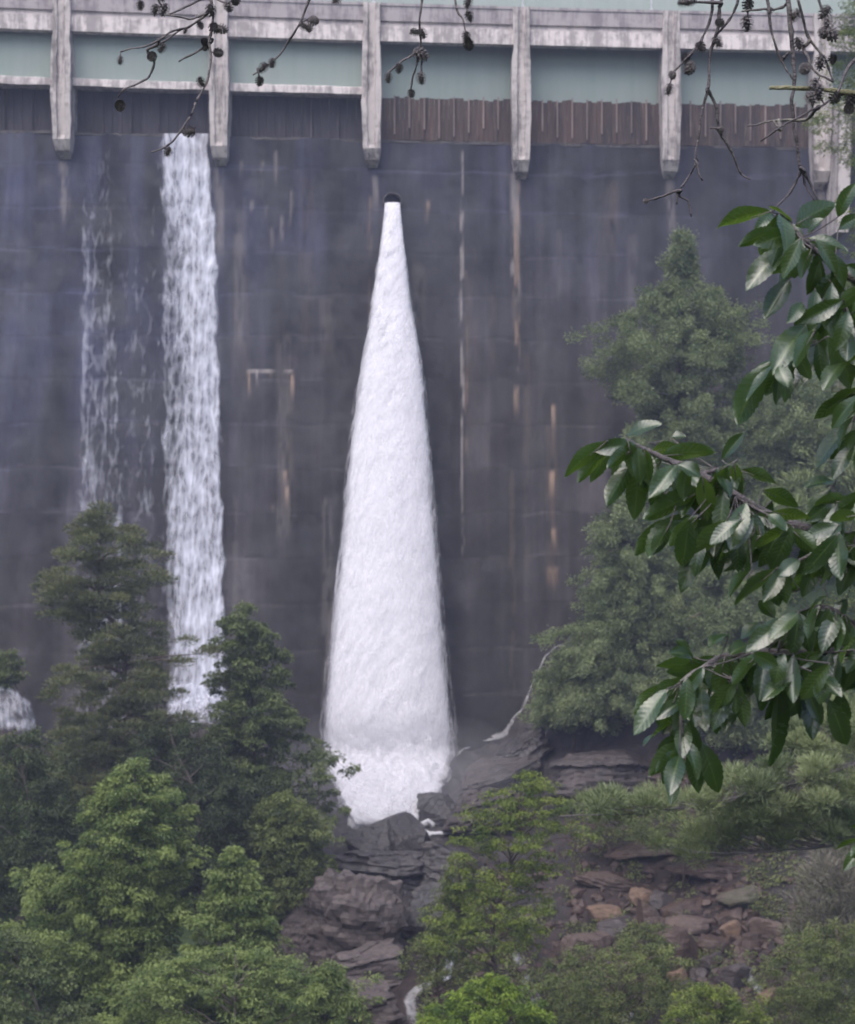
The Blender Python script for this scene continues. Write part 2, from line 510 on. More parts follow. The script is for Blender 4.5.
def hit(px, py, d0=56.0, d1=95.0):
    lo, hi = d0, d1
    for n in (64, 12):
        ds = np.linspace(lo, hi, n)
        x, z = (px - CX) / F * ds, (CY - py) / F * ds
        g = terrain(x, ds) > z
        i = max(1, int(np.argmax(g)) if g.any() else len(ds) - 1)
        lo, hi = ds[i - 1], ds[i]
    return at(px, py, hi)


def make_terrain():
    def axis(lo, a, b, hi, step):
        def far(e, s):
            n = 26; t = np.linspace(0, 1, n + 1)[1:] ** 1.8
            return s + (e - s) * t
        return np.concatenate([far(lo, a)[::-1], np.arange(a, b + 1e-6, step), far(hi, b)])
    xs = axis(-250, -30, 30, 250, 0.33)
    ys = np.concatenate([np.linspace(-150, -6, 20), np.arange(-4, 12, 0.7), np.arange(12, 52, 1.6), np.arange(52, 92, 0.33), np.arange(92, 110, 1.5), np.linspace(112, 320, 40)])
    X, Y = np.meshgrid(xs, ys); x, y = X.ravel(), Y.ravel()
    z = terrain(x, y)
    P = np.c_[x, y, z]
    # where bare wet rock shows, where ferns and moss cover it
    px, py = CX + x / np.maximum(y, 1) * F, CY - z / np.maximum(y, 1) * F
    rocky = sstep(600, 520, px) * sstep(66, 72, y) * sstep(240, 300, px) + sstep(80, 84, y) * 0.6
    rocky = np.clip(rocky + 0.7 * sstep(0.1, 0.5, fbm(P * 0.2, 3, 5)), 0, 1)
    green = np.clip(sstep(230, 180, px) * sstep(80, 76, y) + sstep(-9.5, -7.0, z) * sstep(540, 600, px) + sstep(50, 40, y) + sstep(97, 110, y) + sstep(800, 870, px) * 0.5, 0, 1)
    me = mesh('ground', P, grid_faces(len(xs), len(ys)), M['ground'], True, {'rocky': rocky, 'green': green})
    tag(link('ground', me), kind='structure')


make_terrain()
me = mesh('reservoir_water', [[-70, 97, 22.2], [70, 97, 22.2], [90, 260, 22.2], [-90, 260, 22.2]], [[[0, 1, 2, 3]]], M['water'])
tag(link('reservoir_water', me), kind='structure')


# ---------------------------------------------------------------- dam
DORG = np.array([0, 92.9, -12.0])
dam = root('dam', DORG, 'tall dark wet concrete dam wall carrying a pale road bridge on piers across its top', 'dam')


JROWS = np.array([(203, 384, 401), (215, 383, 402), (250, 378.5, 406), (300, 371, 412), (330, 366, 418), (380, 357, 425), (450, 347, 432), (500, 342, 436), (560, 336, 442), (620, 330, 446), (680, 323, 452), (720, 320, 456), (752, 321, 456), (772, 325, 452), (790, 332, 443), (805, 339, 431), (820, 348, 418), (834, 356, 406), (842, 362, 398)], float)


def make_face():
    xs = np.concatenate([np.linspace(-60, -25, 30), np.arange(-24.9, 25, 0.1), np.linspace(25.1, 62, 30)])
    zs = np.concatenate([np.linspace(-22, -13, 14), np.arange(-12.9, CREST + 1e-6, 0.1)])
    X, Z = np.meshgrid(xs, zs); x, z = X.ravel(), Z.ravel()
    y = dam_y(x) - dam_off(z)
    P = np.c_[x, y, z]
    px, py = CX + x / y * F, CY - z / y * F
    base = np.tile(np.array([[0.018, 0.0155, 0.0165]]), (len(x), 1))
    # wetness and lift lines of the pours
    k = 1 + 0.55 * fbm(np.c_[x * 0.9, y * 0, z * 0.04], 4, 21) + 0.5 * fbm(np.c_[x * 0.35, y * 0, z * 0.3], 4, 22)
    lift = 2.3; ph = (z + 0.12 * vnoise(np.c_[x * 0.8, 0 * x, z * 0.1], 4)) / lift
    li = np.floor(ph)
    k *= 1 + 0.16 * (_hash(li.astype(np.int64), np.floor(x / 5.5).astype(np.int64), 0 * li.astype(np.int64), 5) - 0.5) * 2
    seam = np.abs(ph - np.round(ph)) * lift
    sn = np.clip(fbm(np.c_[x * 0.5, 0 * x, li * 3.3], 3, 31) + 0.35, 0, 1)
    k *= 1 - 0.35 * sstep(0.09, 0.02, seam) * (0.4 + 0.6 * sn)
    k += 0.9 * sstep(0.14, 0.02, np.abs(seam - 0.07)) * sstep(0.45, 0.9, sn)
    vj = (x + 2.6) / 5.5; vs = np.abs(vj - np.round(vj)) * 5.5
    k *= 1 - 0.06 * sstep(0.15, 0.04, vs)
    # dry and damp patches low on the wall
    k *= 1 + 0.9 * sstep(400, 520, py) * sstep(0.0, 0.6, fbm(np.c_[x * 0.45, 0 * x, li * 0.9], 3, 41))
    jl, jr = np.interp(py, JROWS[:, 0], JROWS[:, 1]), np.interp(py, JROWS[:, 0], JROWS[:, 2])
    near = np.maximum(jl - px, px - jr) + 14 * vnoise(np.c_[px * 0.03, py * 0.02, 0 * x], 44)
    k *= 1 - 0.55 * sstep(75, 10, near) * sstep(200, 290, py)        # soaked by the jet's spray
    film = np.clip(sstep(400, 60, px) * sstep(640, 300, py) + sstep(420, 160, py) * 0.7, 0, 1)[:, None]   # water film and blue grey algae, plus sky reflection painted into the colour
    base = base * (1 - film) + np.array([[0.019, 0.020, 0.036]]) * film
    k *= 1 + 0.35 * sstep(0.1, 0.7, fbm(np.c_[x * 2.2, 0 * x, z * 0.12], 4, 47)) - 0.35 * sstep(0.1, 0.7, fbm(np.c_[x * 1.7, 0 * x, z * 0.08], 4, 48))
    col = base * np.clip(k, 0.15, 3.5)[:, None]
    tan = np.array([0.27, 0.185, 0.135]); pale = np.array([0.34, 0.30, 0.285])

    def streak(x0, y0, y1, w, c, s, frag=0.0, seed=0, taper=True):
        nonlocal col
        wob = 1.2 * vnoise(np.c_[py * 0.03, 0 * x, 0 * x + seed], 60)
        m = sstep(w, w * 0.35, np.abs(px - x0 - wob)) * sstep(y0 - 2, y0 + 4, py) * sstep(y1 + 3, y1 - (25 if taper else 3), py)
        if frag:
            m = m * sstep(frag - 0.25, frag + 0.2, 0.5 + 0.5 * fbm(np.c_[px * 0.25, py * 0.045, 0 * x + seed], 3, 61 + seed))
        m = (m * s)[:, None]
        col = col * (1 - m) + c * m
    streak(462, 150, 560, 2.0, pale * 0.8, 0.65, 0.46, 1); streak(466, 270, 470, 2.5, tan * 0.6, 0.4, 0.5, 2)
    streak(516, 172, 305, 6, pale * 0.7, 0.6, 0.42, 3); streak(517, 170, 420, 3.5, tan * 0.8, 0.65, 0.5, 4)
    streak(553, 404, 436, 3, tan * 1.2, 0.85); streak(552, 470, 500, 3.5, tan * 1.15, 0.85); streak(554, 528, 552, 3.5, tan * 1.2, 0.8)
    streak(553, 566, 592, 9, tan * 0.7, 0.55, 0.35, 7); streak(554, 430, 600, 2.5, tan * 0.6, 0.25, 0.5, 8)
    for a, b, c in ((249, 370, 398), (257, 371, 388), (292, 374, 402), (285, 470, 488), (287, 486, 510), (273, 505, 512), (271, 371, 380)):
        streak(a, b, c, 2.2, tan * 1.1 if a != 257 else pale, 0.75)
    m = (sstep(2.2, 0.8, np.abs(py - 371)) * sstep(245, 249, px) * sstep(294, 290, px) * 0.55 * sstep(-0.5, 0.3, vnoise(np.c_[px * 0.15, 0 * x, 0 * x], 66)))[:, None]; col = col * (1 - m) + pale * m
    streak(427, 200, 225, 2.5, tan, 0.6); streak(370, 195, 330, 3, tan * 0.6, 0.5, 0.5, 11); streak(375, 175, 215, 4, pale * 0.5, 0.5)
    streak(64, 160, 230, 7, pale * 0.55, 0.5, 0.3, 12); streak(219, 165, 260, 6, pale * 0.5, 0.5, 0.35, 13); streak(671, 170, 250, 6, pale * 0.5, 0.45, 0.35, 14); streak(822, 180, 260, 6, pale * 0.6, 0.5, 0.3, 19)
    for i, (a, b, c) in enumerate(((252, 200, 240), (268, 205, 235), (282, 215, 250), (262, 160, 200), (240, 160, 185), (275, 150, 190), (290, 190, 230), (272, 225, 255))):
        streak(a, b, c, 2.5, pale * 0.5, 0.5, 0.45, 20 + i)
    for i in range(26):                                             # wide faint runs of seepage
        a = RNG.uniform(225, 640); b = RNG.uniform(150, 560)
        streak(a, b, b + RNG.uniform(60, 260), RNG.uniform(3, 11), (tan if i % 2 else pale) * 0.42, RNG.uniform(0.1, 0.3), 0.4, 40 + i)
    for i in range(10):
        a = RNG.uniform(225, 640); b = RNG.uniform(150, 420)
        streak(a, b, b + RNG.uniform(100, 300), RNG.uniform(4, 14), np.array([0.03, 0.028, 0.03]), 0.5, 0.35, 70 + i)
    # outline of water marks beside the jet
    y2 = y + 0.012 * sstep(0.10, 0.0, seam) - 0.03 * fbm(np.c_[x * 0.6, 0 * x, z * 0.6], 3, 51)
    P[:, 1] = y2
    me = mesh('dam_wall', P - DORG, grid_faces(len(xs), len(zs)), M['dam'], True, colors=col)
    o = link('dam_wall', me, dam)
    m = MB()                                                        # the body behind the face, up to the crest
    xs = np.linspace(-60, 62, 60)
    for z0, z1, a, b in ((-22, CREST - 0.005, 0.12, 3.6),):
        v = np.array([[x, dam_y(x) + yy, zz] for x in xs for yy, zz in ((a, z0), (a, z1), (b, z1), (b, z0))])
        i = np.arange(len(xs) - 1)[:, None] * 4
        q = np.concatenate([np.stack([i + k, i + (k + 1) % 4, i + 4 + (k + 1) % 4, i + 4 + k], -1).reshape(-1, 4) for k in range(4)])
        m.add(v, q)
    m.build('crest_body', M['concrete'], dam, DORG)
    return o


make_face()


def sweep(name, prof, mat, x0=-60, x1=62, n=123, parent=dam, fn=None, smooth=False):
    """a closed profile of (offset from the dam line, z) swept along the arch"""
    xs = np.linspace(x0, x1, n); p = len(prof)
    v = np.array([[x, dam_y(x) + a, b] for x in xs for a, b in prof])
    if fn is not None: v = fn(v)
    i = np.arange(n - 1)[:, None] * p; k = np.arange(p)[None]; k2 = (np.arange(p) + 1)[None] % p
    q = np.stack([i + k, i + k2, i + p + k2, i + p + k], -1).reshape(-1, 4)
    me = mesh(name, v - DORG, [q, np.array([list(range(p))]), np.array([list(range((n - 1) * p, n * p))[::-1]])], mat, smooth)
    return link(name, me, parent)


sweep('deck_slab', [(-0.90, 25.95), (-0.90, 26.25), (3.6, 26.25), (3.6, 25.95)], M['concrete'])
sweep('hoist_panel', [(4.2, 26.2), (4.2, 32.5), (4.35, 32.5), (4.35, 26.2)], M['gate'])
par = sweep('parapet', [(-1.05, 26.253), (-1.05, 27.05), (-1.10, 27.05), (-1.10, 27.2), (-0.72, 27.2), (-0.72, 27.05), (-0.85, 27.05), (-0.85, 26.253)], M['parapet'])
sweep('parapet', [(3.1, 26.253), (3.1, 27.2), (3.4, 27.2), (3.4, 26.253)], M['concrete'])
sweep('edge_beam', [(-1.10, 25.15), (-1.10, 25.947), (-0.5, 25.947), (-0.5, 25.15)], M['beam'])

def pier_x(px):
    x = 0.0
    for _ in range(20): x = (px - CX) / F * (dam_y(x) - 1.3)
    return x


PIERX = [pier_x(px) for px in (-98, 60.5, 218.5, 371.5, 521.5, 671.5, 822.5, 972)]


def jag(v, s, a=0.03):
    return v + a * np.stack([vnoise(v * 1.7, s), vnoise(v * 1.7, s + 1), vnoise(v * 1.7, s + 2)], -1)


for i, xp in enumerate(PIERX):
    yf = dam_y(xp) - 1.3
    m = MB(); w = 0.52
    zb = [18.3, 18.6, 18.45, 18.5, 18.05, 18.2, 17.7, 18.2][i]
    # a shaft with two ribs and a sunk panel between them, drawn in to a blunt nose at the foot
    zs = np.array([zb, zb + 0.35, zb + 0.9, zb + 2.2, 22.4, 24.2, 25.0, 27.15])
    wid = np.array([0.30, 0.42, 0.50, 0.54, 0.58, 0.56, 0.50, 0.50]) * 0.9
    yo = np.array([1.0, 0.45, 0.12, 0.02, 0, 0, 0.0, 0.0])
    prof = [(-1.0, 1), (-1.0, 0.0), (-0.45, 0.0), (-0.38, 0.16), (0.38, 0.16), (0.45, 0.0), (1.0, 0.0), (1.0, 1)]
    zz = np.concatenate([np.linspace(zs[j], zs[j + 1], 6, endpoint=False) for j in range(len(zs) - 1)] + [[zs[-1]]])
    W, Yo = np.interp(zz, zs, wid), np.interp(zz, zs, yo)
    V = np.array([[xp + a * W[j], (yf + Yo[j] + b * (0.9 if zz[j] > zb + 0.9 else 0.3)) if b < 0.5 else dam_y(xp) + 3.0, zz[j]] for j in range(len(zz)) for a, b in prof])
    V = jag(jag(V, 70 + i * 5, 0.03), 72 + i * 5, 0.0); V[:, 0] += 0.035 * vnoise(V * [3, 3, 2.2], 80 + i); V[:, 1] += 0.03 * vnoise(V * [3, 3, 2.2], 81 + i)
    p = len(prof); ii = np.arange(len(zz) - 1)[:, None] * p; k = np.arange(p)[None]; k2 = (np.arange(p) + 1)[None] % p
    q = np.stack([ii + k, ii + k2, ii + p + k2, ii + p + k], -1).reshape(-1, 4)
    me = mesh('pier', V - DORG, [q, np.array([list(range(p))[::-1]]), np.array([list(range(len(V) - p, len(V)))])], M['pier'])
    pier = link('pier', me, dam)
    if i in (3, 4, 5):
        m = MB(); x = xp + (0.1 if i != 5 else -1.05)
        m.tube([[x, dam_y(x) - 0.95, 26.6], [x, dam_y(x) - 0.95, 31.5]], [0.05, 0.04], 8)
        m.box(x - 0.09, x + 0.09, dam_y(x) - 1.04, dam_y(x) - 0.86, 27.203, 27.28)
        link_o = m.build('lamp_post', M['metal'], dam, DORG)

for i in range(len(PIERX) - 1):
    a, b = PIERX[i] + 0.40, PIERX[i + 1] - 0.40
    n = 24
    zg = 22.79 if i <= 2 else 22.2
    g = []
    xs = np.linspace(a, b, n); zs = np.linspace(zg, 26.0, 10)
    X, Z = np.meshgrid(xs, zs); x, z = X.ravel(), Z.ravel()
    V = np.c_[x, dam_y(x) + (-0.22 if i <= 2 else 0.42) - 0.12 * np.sin((z - zg) / 3.3 * math.pi), z]
    V2 = V + [0, 0.08, 0]
    f = grid_faces(n, 10)
    me = mesh('gate', np.concatenate([V, V2]) - DORG, [np.concatenate([f, f[:, ::-1] + len(V)])], M['gate'], True)
    gate = link('gate', me, dam)
    if i <= 2:
        sweep('gate_lip', [(-0.72, 22.38), (-0.72, 22.74), (-0.66, 22.78), (0.3, 22.78), (0.3, 22.38)], M['beam'], a + 0.02, b - 0.02, 16, gate,
              lambda v: jag(v, 5, 0.03))
    # boards under the gates
    wet = i <= 2
    mb = MB(); N_ = 9 if not wet else 5
    for k in range(N_):
        x0, x1 = a + (b - a) * k / N_, a + (b - a) * (k + 1) / N_
        dz = 0 if wet else RNG.uniform(-0.10, 0.06)
        ym = dam_y((x0 + x1) / 2)
        for r in range(3):                                          # upright planks
            h0, h1 = x0 + (x1 - x0) * r / 3, x0 + (x1 - x0) * (r + 1) / 3
            yb = 0.42 if wet else 0.03
            mb.box(h0 + 0.006, h1 - 0.006, ym + yb + RNG.uniform(-.02, .02), ym + yb + 0.13, 20.135, (22.9 if wet else 22.4) + (RNG.uniform(-0.08, 0.1) if not wet else 0))
        hh = 22.35 if wet else 22.45 + RNG.uniform(-0.05, 0.14)
        if k:
            bt = MB(); bt.box(x0 - 0.035, x0 + 0.035, ym + yb - 0.15, ym + yb - 0.025, 20.14 + (0 if wet else RNG.uniform(0.1, 0.7)), hh); bt.build('batten', M['batten_wet' if wet else 'batten'], dam, DORG)
    mb.build('flashboards', M['boards_wet' if wet else 'boards'], dam, DORG)
sweep('crest_sill', [(-0.02, 19.95), (-0.02, 20.105), (0.38, 20.13), (0.38, 19.95)], M['rock_dark'], fn=lambda v: jag(v, 3, 0.05))
m = MB()
a_, b_ = at(841, 100, dam_y(22) - 3.0), at(853, 232, dam_y(22) - 3.0)
m.box(a_[0], b_[0], a_[1], a_[1] + 4.0, b_[2], a_[2], lambda v: v + np.where(v[:, 2:3] < 18, [[-0.25, 0, 0]], [[0.0, 0, 0]]))
m.build('wing_wall', M['pier'], dam, DORG)
# mouth of the outlet pipe
po = face_hit(392.5, 203)
th = np.arange(28) / 28 * 2 * math.pi
ring = lambda r, y: np.c_[po[0] + r * np.cos(th), np.full(28, po[1] + y), po[2] + r * np.sin(th)]
m = MB()
V = np.concatenate([ring(0.52, 0.3), ring(0.52, -0.35), ring(0.44, -0.35), ring(0.42, 0.25)])
j = np.arange(28); k = (j + 1) % 28
m.add(V, np.concatenate([np.stack([j + r * 28, k + r * 28, k + r * 28 + 28, j + r * 28 + 28], -1) for r in range(3)]), None)
outl = m.build('outlet_pipe', M['rock_dark'], dam, DORG, True)


# ---------------------------------------------------------------- falling water
def lace_fall(name, label, rows, dens_fn, off=0.09):
    """a film of water down the dam's face; rows (py, xl, xr) of the photograph"""
    rows = np.array(rows, float)
    py = np.arange(rows[0, 0], rows[-1, 0], 4.0); nu = 28
    V, U, Dn = [], [], []
    for y in py:
        xl, xr = np.interp(y, rows[:, 0], rows[:, 1]), np.interp(y, rows[:, 0], rows[:, 2])
        for u in np.linspace(0, 1, nu):
            p = face_hit(xl + (xr - xl) * u, y)
            V.append(p); U.append((p[0], p[2])); Dn.append(dens_fn(u, (y - rows[0, 0]) / (rows[-1, 0] - rows[0, 0]), xl + (xr - xl) * u, y))
    V, U, Dn = np.array(V), np.array(U), np.array(Dn)
    Dn = Dn * (1 + 0.22 * fbm(np.c_[V[:, 0] * 0.9, 0 * V[:, 0], V[:, 2] * 0.16], 3, 71)); U[:, 1] += 0.30 * np.abs(((V[:, 0] * 0.75 + 0.15 * vnoise(V * 0.4, 72)) % 1.0) - 0.5) * 2
    V[:, 1] -= off + 0.10 * (0.5 + 0.5 * fbm(np.c_[V[:, 0] * 2.5, 0 * V[:, 0], V[:, 2] * 0.8], 3, 77)) * np.array(Dn)
    me = mesh(name, V, grid_faces(nu, len(py)), M['lace'], True, {'dens': np.clip(Dn, 0, 1)}, uv=U)
    return tag(link(name, me), label, 'waterfall', kind='structure')


def d1(u, t, x, y):
    u = u + 0.015 * math.sin(y * 0.045) + 0.02 * math.sin(y * 0.13 + 1)
    core = 0.40 + 0.22 * sstep(0.15, 0.5, u) + 0.12 * sstep(0.4, 1, u)
    core = max(core, 0.74 * math.exp(-((u - 0.72) / 0.26) ** 2))
    top = 0.10 * math.exp(-t / 0.10)
    edge = sstep(0, 0.16, u) * sstep(1.0, 0.9, u)
    return float(np.clip((core * (0.92 + 0.06 * math.sin(t * 9)) + top + 0.18) * edge, 0, 1))


lace_fall('waterfall', 'wide lacy white spill running down the dam wall below the second pier', [(134, 158, 211), (160, 157, 213), (250, 156, 219), (400, 157, 223), (560, 158, 227), (716, 160, 232)], d1)


def d2(u, t, x, y):
    e = sstep(0, 0.14, u) * sstep(1.0, 0.86, u)
    return float(np.clip((0.31 + 0.09 * sstep(0.06, 0.45, t) + 0.03 * math.sin(u * 9)) * e, 0, 1)) * (0.65 + 0.35 * float(sstep(0.0, 0.12, t)))


lace_fall('waterfall', 'thin broken trickle of white scallops on the dam wall near its left end', [(150, 80, 112), (260, 79, 116), (400, 78, 124), (540, 76, 128), (742, 74, 130)], d2)


def d3(u, t, x, y):
    return 0.24 * float(sstep(0, 0.2, u) * sstep(1, 0.8, u) * sstep(0, 0.25, t))


lace_fall('waterfall', 'very faint speckled film of water on the wall between the two spills', [(200, 118, 160), (400, 120, 160), (700, 122, 164)], d3)



def make_jet():
    nv, nu = 200, 72
    pys = np.linspace(203, 842, nv)
    th = np.arange(nu + 1) / nu * 2 * math.pi
    fy = np.arange(748, 846, 4.0); fd = np.array([hit(390, q)[1] for q in fy]); fd = np.minimum.accumulate(fd)
    fd = np.convolve(np.pad(fd, 3, mode='edge'), np.ones(7) / 7, 'valid') - 0.9
    layers = []
    for L, (scale, dens) in enumerate(((0.86, 0.92), (0.91, 0.62), (0.95, 0.55), (0.99, 0.50), (1.03, 0.44), (1.08, 0.36))):
        V, U, Dn, G = [], [], [], []
        for r, y in enumerate(pys):
            xl, xr = np.interp(y, JROWS[:, 0], JROWS[:, 1]), np.interp(y, JROWS[:, 0], JROWS[:, 2])
            t = (y - 203) / (842 - 203); t7 = min(1, (y - 203) / (752 - 203))
            d = po[1] - 0.30 + (fd[1] - po[1] + 0.30) * (t7 ** 0.72)  # thrown forward while it falls, then running down the rock
            k_ = float(sstep(700, 800, y)); d = d * (1 - k_) + np.interp(y, fy, fd) * k_
            c = at((xl + xr) / 2, y, d); w = (xr - xl) / 2 / F * d * (scale if t > 0.02 else min(scale, 1))
            p = c + np.c_[np.cos(th) * w, np.sin(th) * w * (0.55 - 0.35 * k_), 0 * th]
            V.append(p); U.append(np.c_[th * w + L * 7.7, np.full(nu + 1, c[2] + L * 3.3)])
            fade = 1.0 * (1 - float(sstep(0.95 - 0.01 * L, 1.0, t)))
            Dn.append(np.full(nu + 1, dens * fade * (1 if L < 2 else float(sstep(0.0, 0.10, t)))))
            G.append(np.full(nu + 1, 0.9 * float(sstep(0.42, 0.1, t)) + 0.3 * float(sstep(715, 750, y) * sstep(800, 765, y))))
        V = np.array(V); n = V - V.mean(1, keepdims=True); n[..., 2] = 0; n /= np.linalg.norm(n, axis=2, keepdims=True) + 1e-6
        W = V.reshape(-1, 3).copy()
        disp = 0.10 * fbm(W * [1.2, 1.2, 0.35] + L * 9.1, 4, 90 + L, 0.5)
        disp = disp + 0.22 * np.repeat(sstep(690, 790, pys), nu + 1) * fbm(W * [1.6, 1.6, 1.6] + L * 5.3, 5, 190 + L, 0.6)
        amp = np.repeat(np.clip((pys - 203) / 200, 0.12, 1), nu + 1)
        V = W + n.reshape(-1, 3) * (disp * amp)[:, None]
        V = V.reshape(nv, nu + 1, 3); V[:, -1] = V[:, 0]
        layers.append((V.reshape(-1, 3), np.concatenate(U), np.concatenate(Dn), np.concatenate(G)))
    n = 0; Fs = []
    for l in layers:
        Fs.append(grid_faces(nu + 1, nv) + n); n += len(l[0])
    me = mesh('water_jet', np.concatenate([l[0] for l in layers]), [np.concatenate(Fs)], M['jet'], True,
              {'dens': np.concatenate([l[2] for l in layers]), 'grey': np.concatenate([l[3] for l in layers])}, uv=np.concatenate([l[1] for l in layers]))
    tag(link('water_jet', me), 'broad white water jet bursting from the round outlet in the dam wall', 'water jet', kind='structure')


make_jet()


def ground_sheet(name, label, rows, mat, dens, lift=0.12, rough=0.25, step=3.0, nu=26, grey=0.4, seed=0, fwd=0.0, edge=0.12, vscale=1.0):
    """white water lying on the rock; rows (py, xl, xr) of the photograph"""
    rows = np.array(rows, float)
    py = np.arange(rows[0, 0], rows[-1, 0] + 0.1, step)
    V, U, Dn = [], [], []
    for r, y in enumerate(py):
        xl, xr = np.interp(y, rows[:, 0], rows[:, 1]), np.interp(y, rows[:, 0], rows[:, 2])
        t = r / max(1, len(py) - 1)
        for u in np.linspace(0, 1, nu):
            p = hit(xl + (xr - xl) * u, y); p2 = face_hit(xl + (xr - xl) * u, y); p = p if p[1] < p2[1] else p2
            V.append(p); U.append((p[0] * 1.6 + seed * 3.1, (p[2] * 2 * vscale + p[1]) * 1.6))
            Dn.append(dens * float(sstep(0, edge, u) * sstep(1, 1 - edge, u) * sstep(-0.02, 0.2, t) * sstep(1.02, 0.9, t)))
    V = np.array(V); Dn = np.array(Dn)
    bump = rough * (0.5 + 0.5 * fbm(V * [1.6, 1.6, 0.9] + seed, 5, 33, 0.65))
    V[:, 2] += lift + bump * sstep(0.1, 0.6, Dn); V[:, 1] -= 0.10 + fwd
    me = mesh(name, V, grid_faces(nu, len(py)), mat, True, {'dens': Dn, 'grey': np.full(len(V), grey)}, uv=np.array(U))
    o = link(name, me)
    return tag(o, label, 'white water', kind='structure')


ground_sheet('foam', 'patch of bluish spray at the foot of the wide lacy spill', [(690, 150, 245), (705, 148, 246), (722, 150, 240), (736, 160, 236)], M['lace'], 0.62, 0.3, 0.5, 2.0, 36, 0.8, 12, 0.0, 0.3)
FOAM = [(742, 308, 468), (760, 314, 464), (775, 318, 458), (790, 326, 446), (805, 334, 434), (820, 342, 424), (830, 340, 428), (836, 338, 450), (843, 342, 462)]
ground_sheet('foam', 'boiling white foam where the jet lands on dark rock', FOAM, M['jet'], 0.9, 0.2, 0.6, 2.0, 60, 0.4, 1, 0.0, 0.16)
for k_ in range(2):
    ground_sheet('spray', 'white spray thrown up over the foam where the jet lands', [(y_ - 8 * k_, a_ - 2 * k_, b_ + 2 * k_) for y_, a_, b_ in FOAM[:-2]], M['jet'], 0.55 - 0.06 * k_, 0.35 + 0.3 * k_, 0.8, 2.0, 60, 0.3, 3 + k_, 0.9 + 0.5 * k_, 0.2)


def ribbon(name, label, pts, wid, mat, dens, seed=0, lift=0.10, face=False):
    """a narrow run of white water; points are places of the photograph"""
    L = smooth_line([list(p) for p in pts], 7)
    Wd = np.interp(np.linspace(0, 1, len(L)), np.linspace(0, 1, len(wid)), wid)
    P = np.array([hit(a, b) for a, b in L])
    if face:
        P = np.array([min((hit(a, b), face_hit(a, b)), key=lambda q: q[1]) for a, b in L])
    T = np.gradient(P, axis=0); T /= np.linalg.norm(T, axis=1)[:, None] + 1e-6
    Sd = np.cross(T, [0, -0.6, 0.8]); Sd /= np.linalg.norm(Sd, axis=1)[:, None] + 1e-6
    nu = 9; V, U, Dn = [], [], []
    ln = np.concatenate([[0], np.cumsum(np.linalg.norm(np.diff(P, axis=0), axis=1))])
    for i in range(len(P)):
        for u in np.linspace(-1, 1, nu):
            w = Wd[i] * (1 + 0.35 * vnoise(np.array([[ln[i] * 1.3, u, seed]]), 8)[0])
            V.append(P[i] + Sd[i] * u * w + [0, -0.16, lift + 0.12 * (1 - u * u)]); U.append((u * w, ln[i])); Dn.append(dens * (1 - abs(u) ** 3))
    V = np.array(V); V += 0.10 * np.c_[fbm(V * 1.5, 3, seed), fbm(V * 1.5, 3, seed + 1), fbm(V * 1.5, 3, seed + 2)]
    me = mesh(name, V, grid_faces(nu, len(P)), mat, True, {'dens': np.array(Dn), 'grey': np.full(len(V), 0.6)}, uv=np.array(U))
    return tag(link(name, me), label, 'white water', kind='structure')


ribbon('stream', 'narrow white rivulet tumbling along the foot of the dam', [(574, 643), (560, 650), (547, 660), (536, 676), (529, 694), (522, 712), (512, 724), (505, 736), (494, 742)], [0.08, 0.12, 0.1, 0.13, 0.15, 0.28, 0.36], M['jet'], 0.6, 1, face=True)
ribbon('stream', 'thin white rivulet crossing the slab towards the foot of the jet', [(500, 740), (482, 744), (468, 741), (452, 738)], [0.22, 0.12, 0.1, 0.12], M['jet'], 0.66, 2)
ribbon('stream', 'short thin rivulet forking below the crossing one on the slab', [(478, 746), (466, 752), (456, 759)], [0.06, 0.12, 0.06], M['jet'], 0.66, 3)
ribbon('stream', 'white lip of water right of the black boulder', [(402, 824), (416, 831), (432, 836), (452, 837)], [0.28, 0.22, 0.16, 0.06], M['jet'], 0.9, 4)
ribbon('stream', 'white cascade pouring out at the bottom edge left of the lime bush', [(438, 968), (428, 985), (414, 998), (410, 1010), (418, 1026)], [0.15, 0.26, 0.36, 0.5, 0.6], M['jet'], 0.62, 5)
ribbon('stream', 'small blue white trickle seen through the sapling left of its trunk', [(452, 952), (449, 966), (447, 985)], [0.22, 0.3, 0.25], M['lace'], 0.62, 6)
ribbon('stream', 'small white trickle right of the sapling trunk', [(522, 942), (518, 956), (526, 975), (533, 1000), (536, 1012)], [0.2, 0.28, 0.15, 0.3, 0.25], M['lace'], 0.4, 7)
ribbon('stream', 'glint of water between dark boulders low in the talus', [(748, 972), (752, 984), (760, 994)], [0.12, 0.24, 0.16], M['lace'], 0.55, 8)


# ---------------------------------------------------------------- rocks
def ico_dirs(n=3):
    import bmesh
    bm = bmesh.new(); bmesh.ops.create_icosphere(bm, subdivisions=n, radius=1)
    v = np.array([x.co[:] for x in bm.verts]); f = np.array([[x.index for x in p.verts] for p in bm.faces]); bm.free()
    return v, f


ICO4, ICO5 = ico_dirs(4), ico_dirs(5)


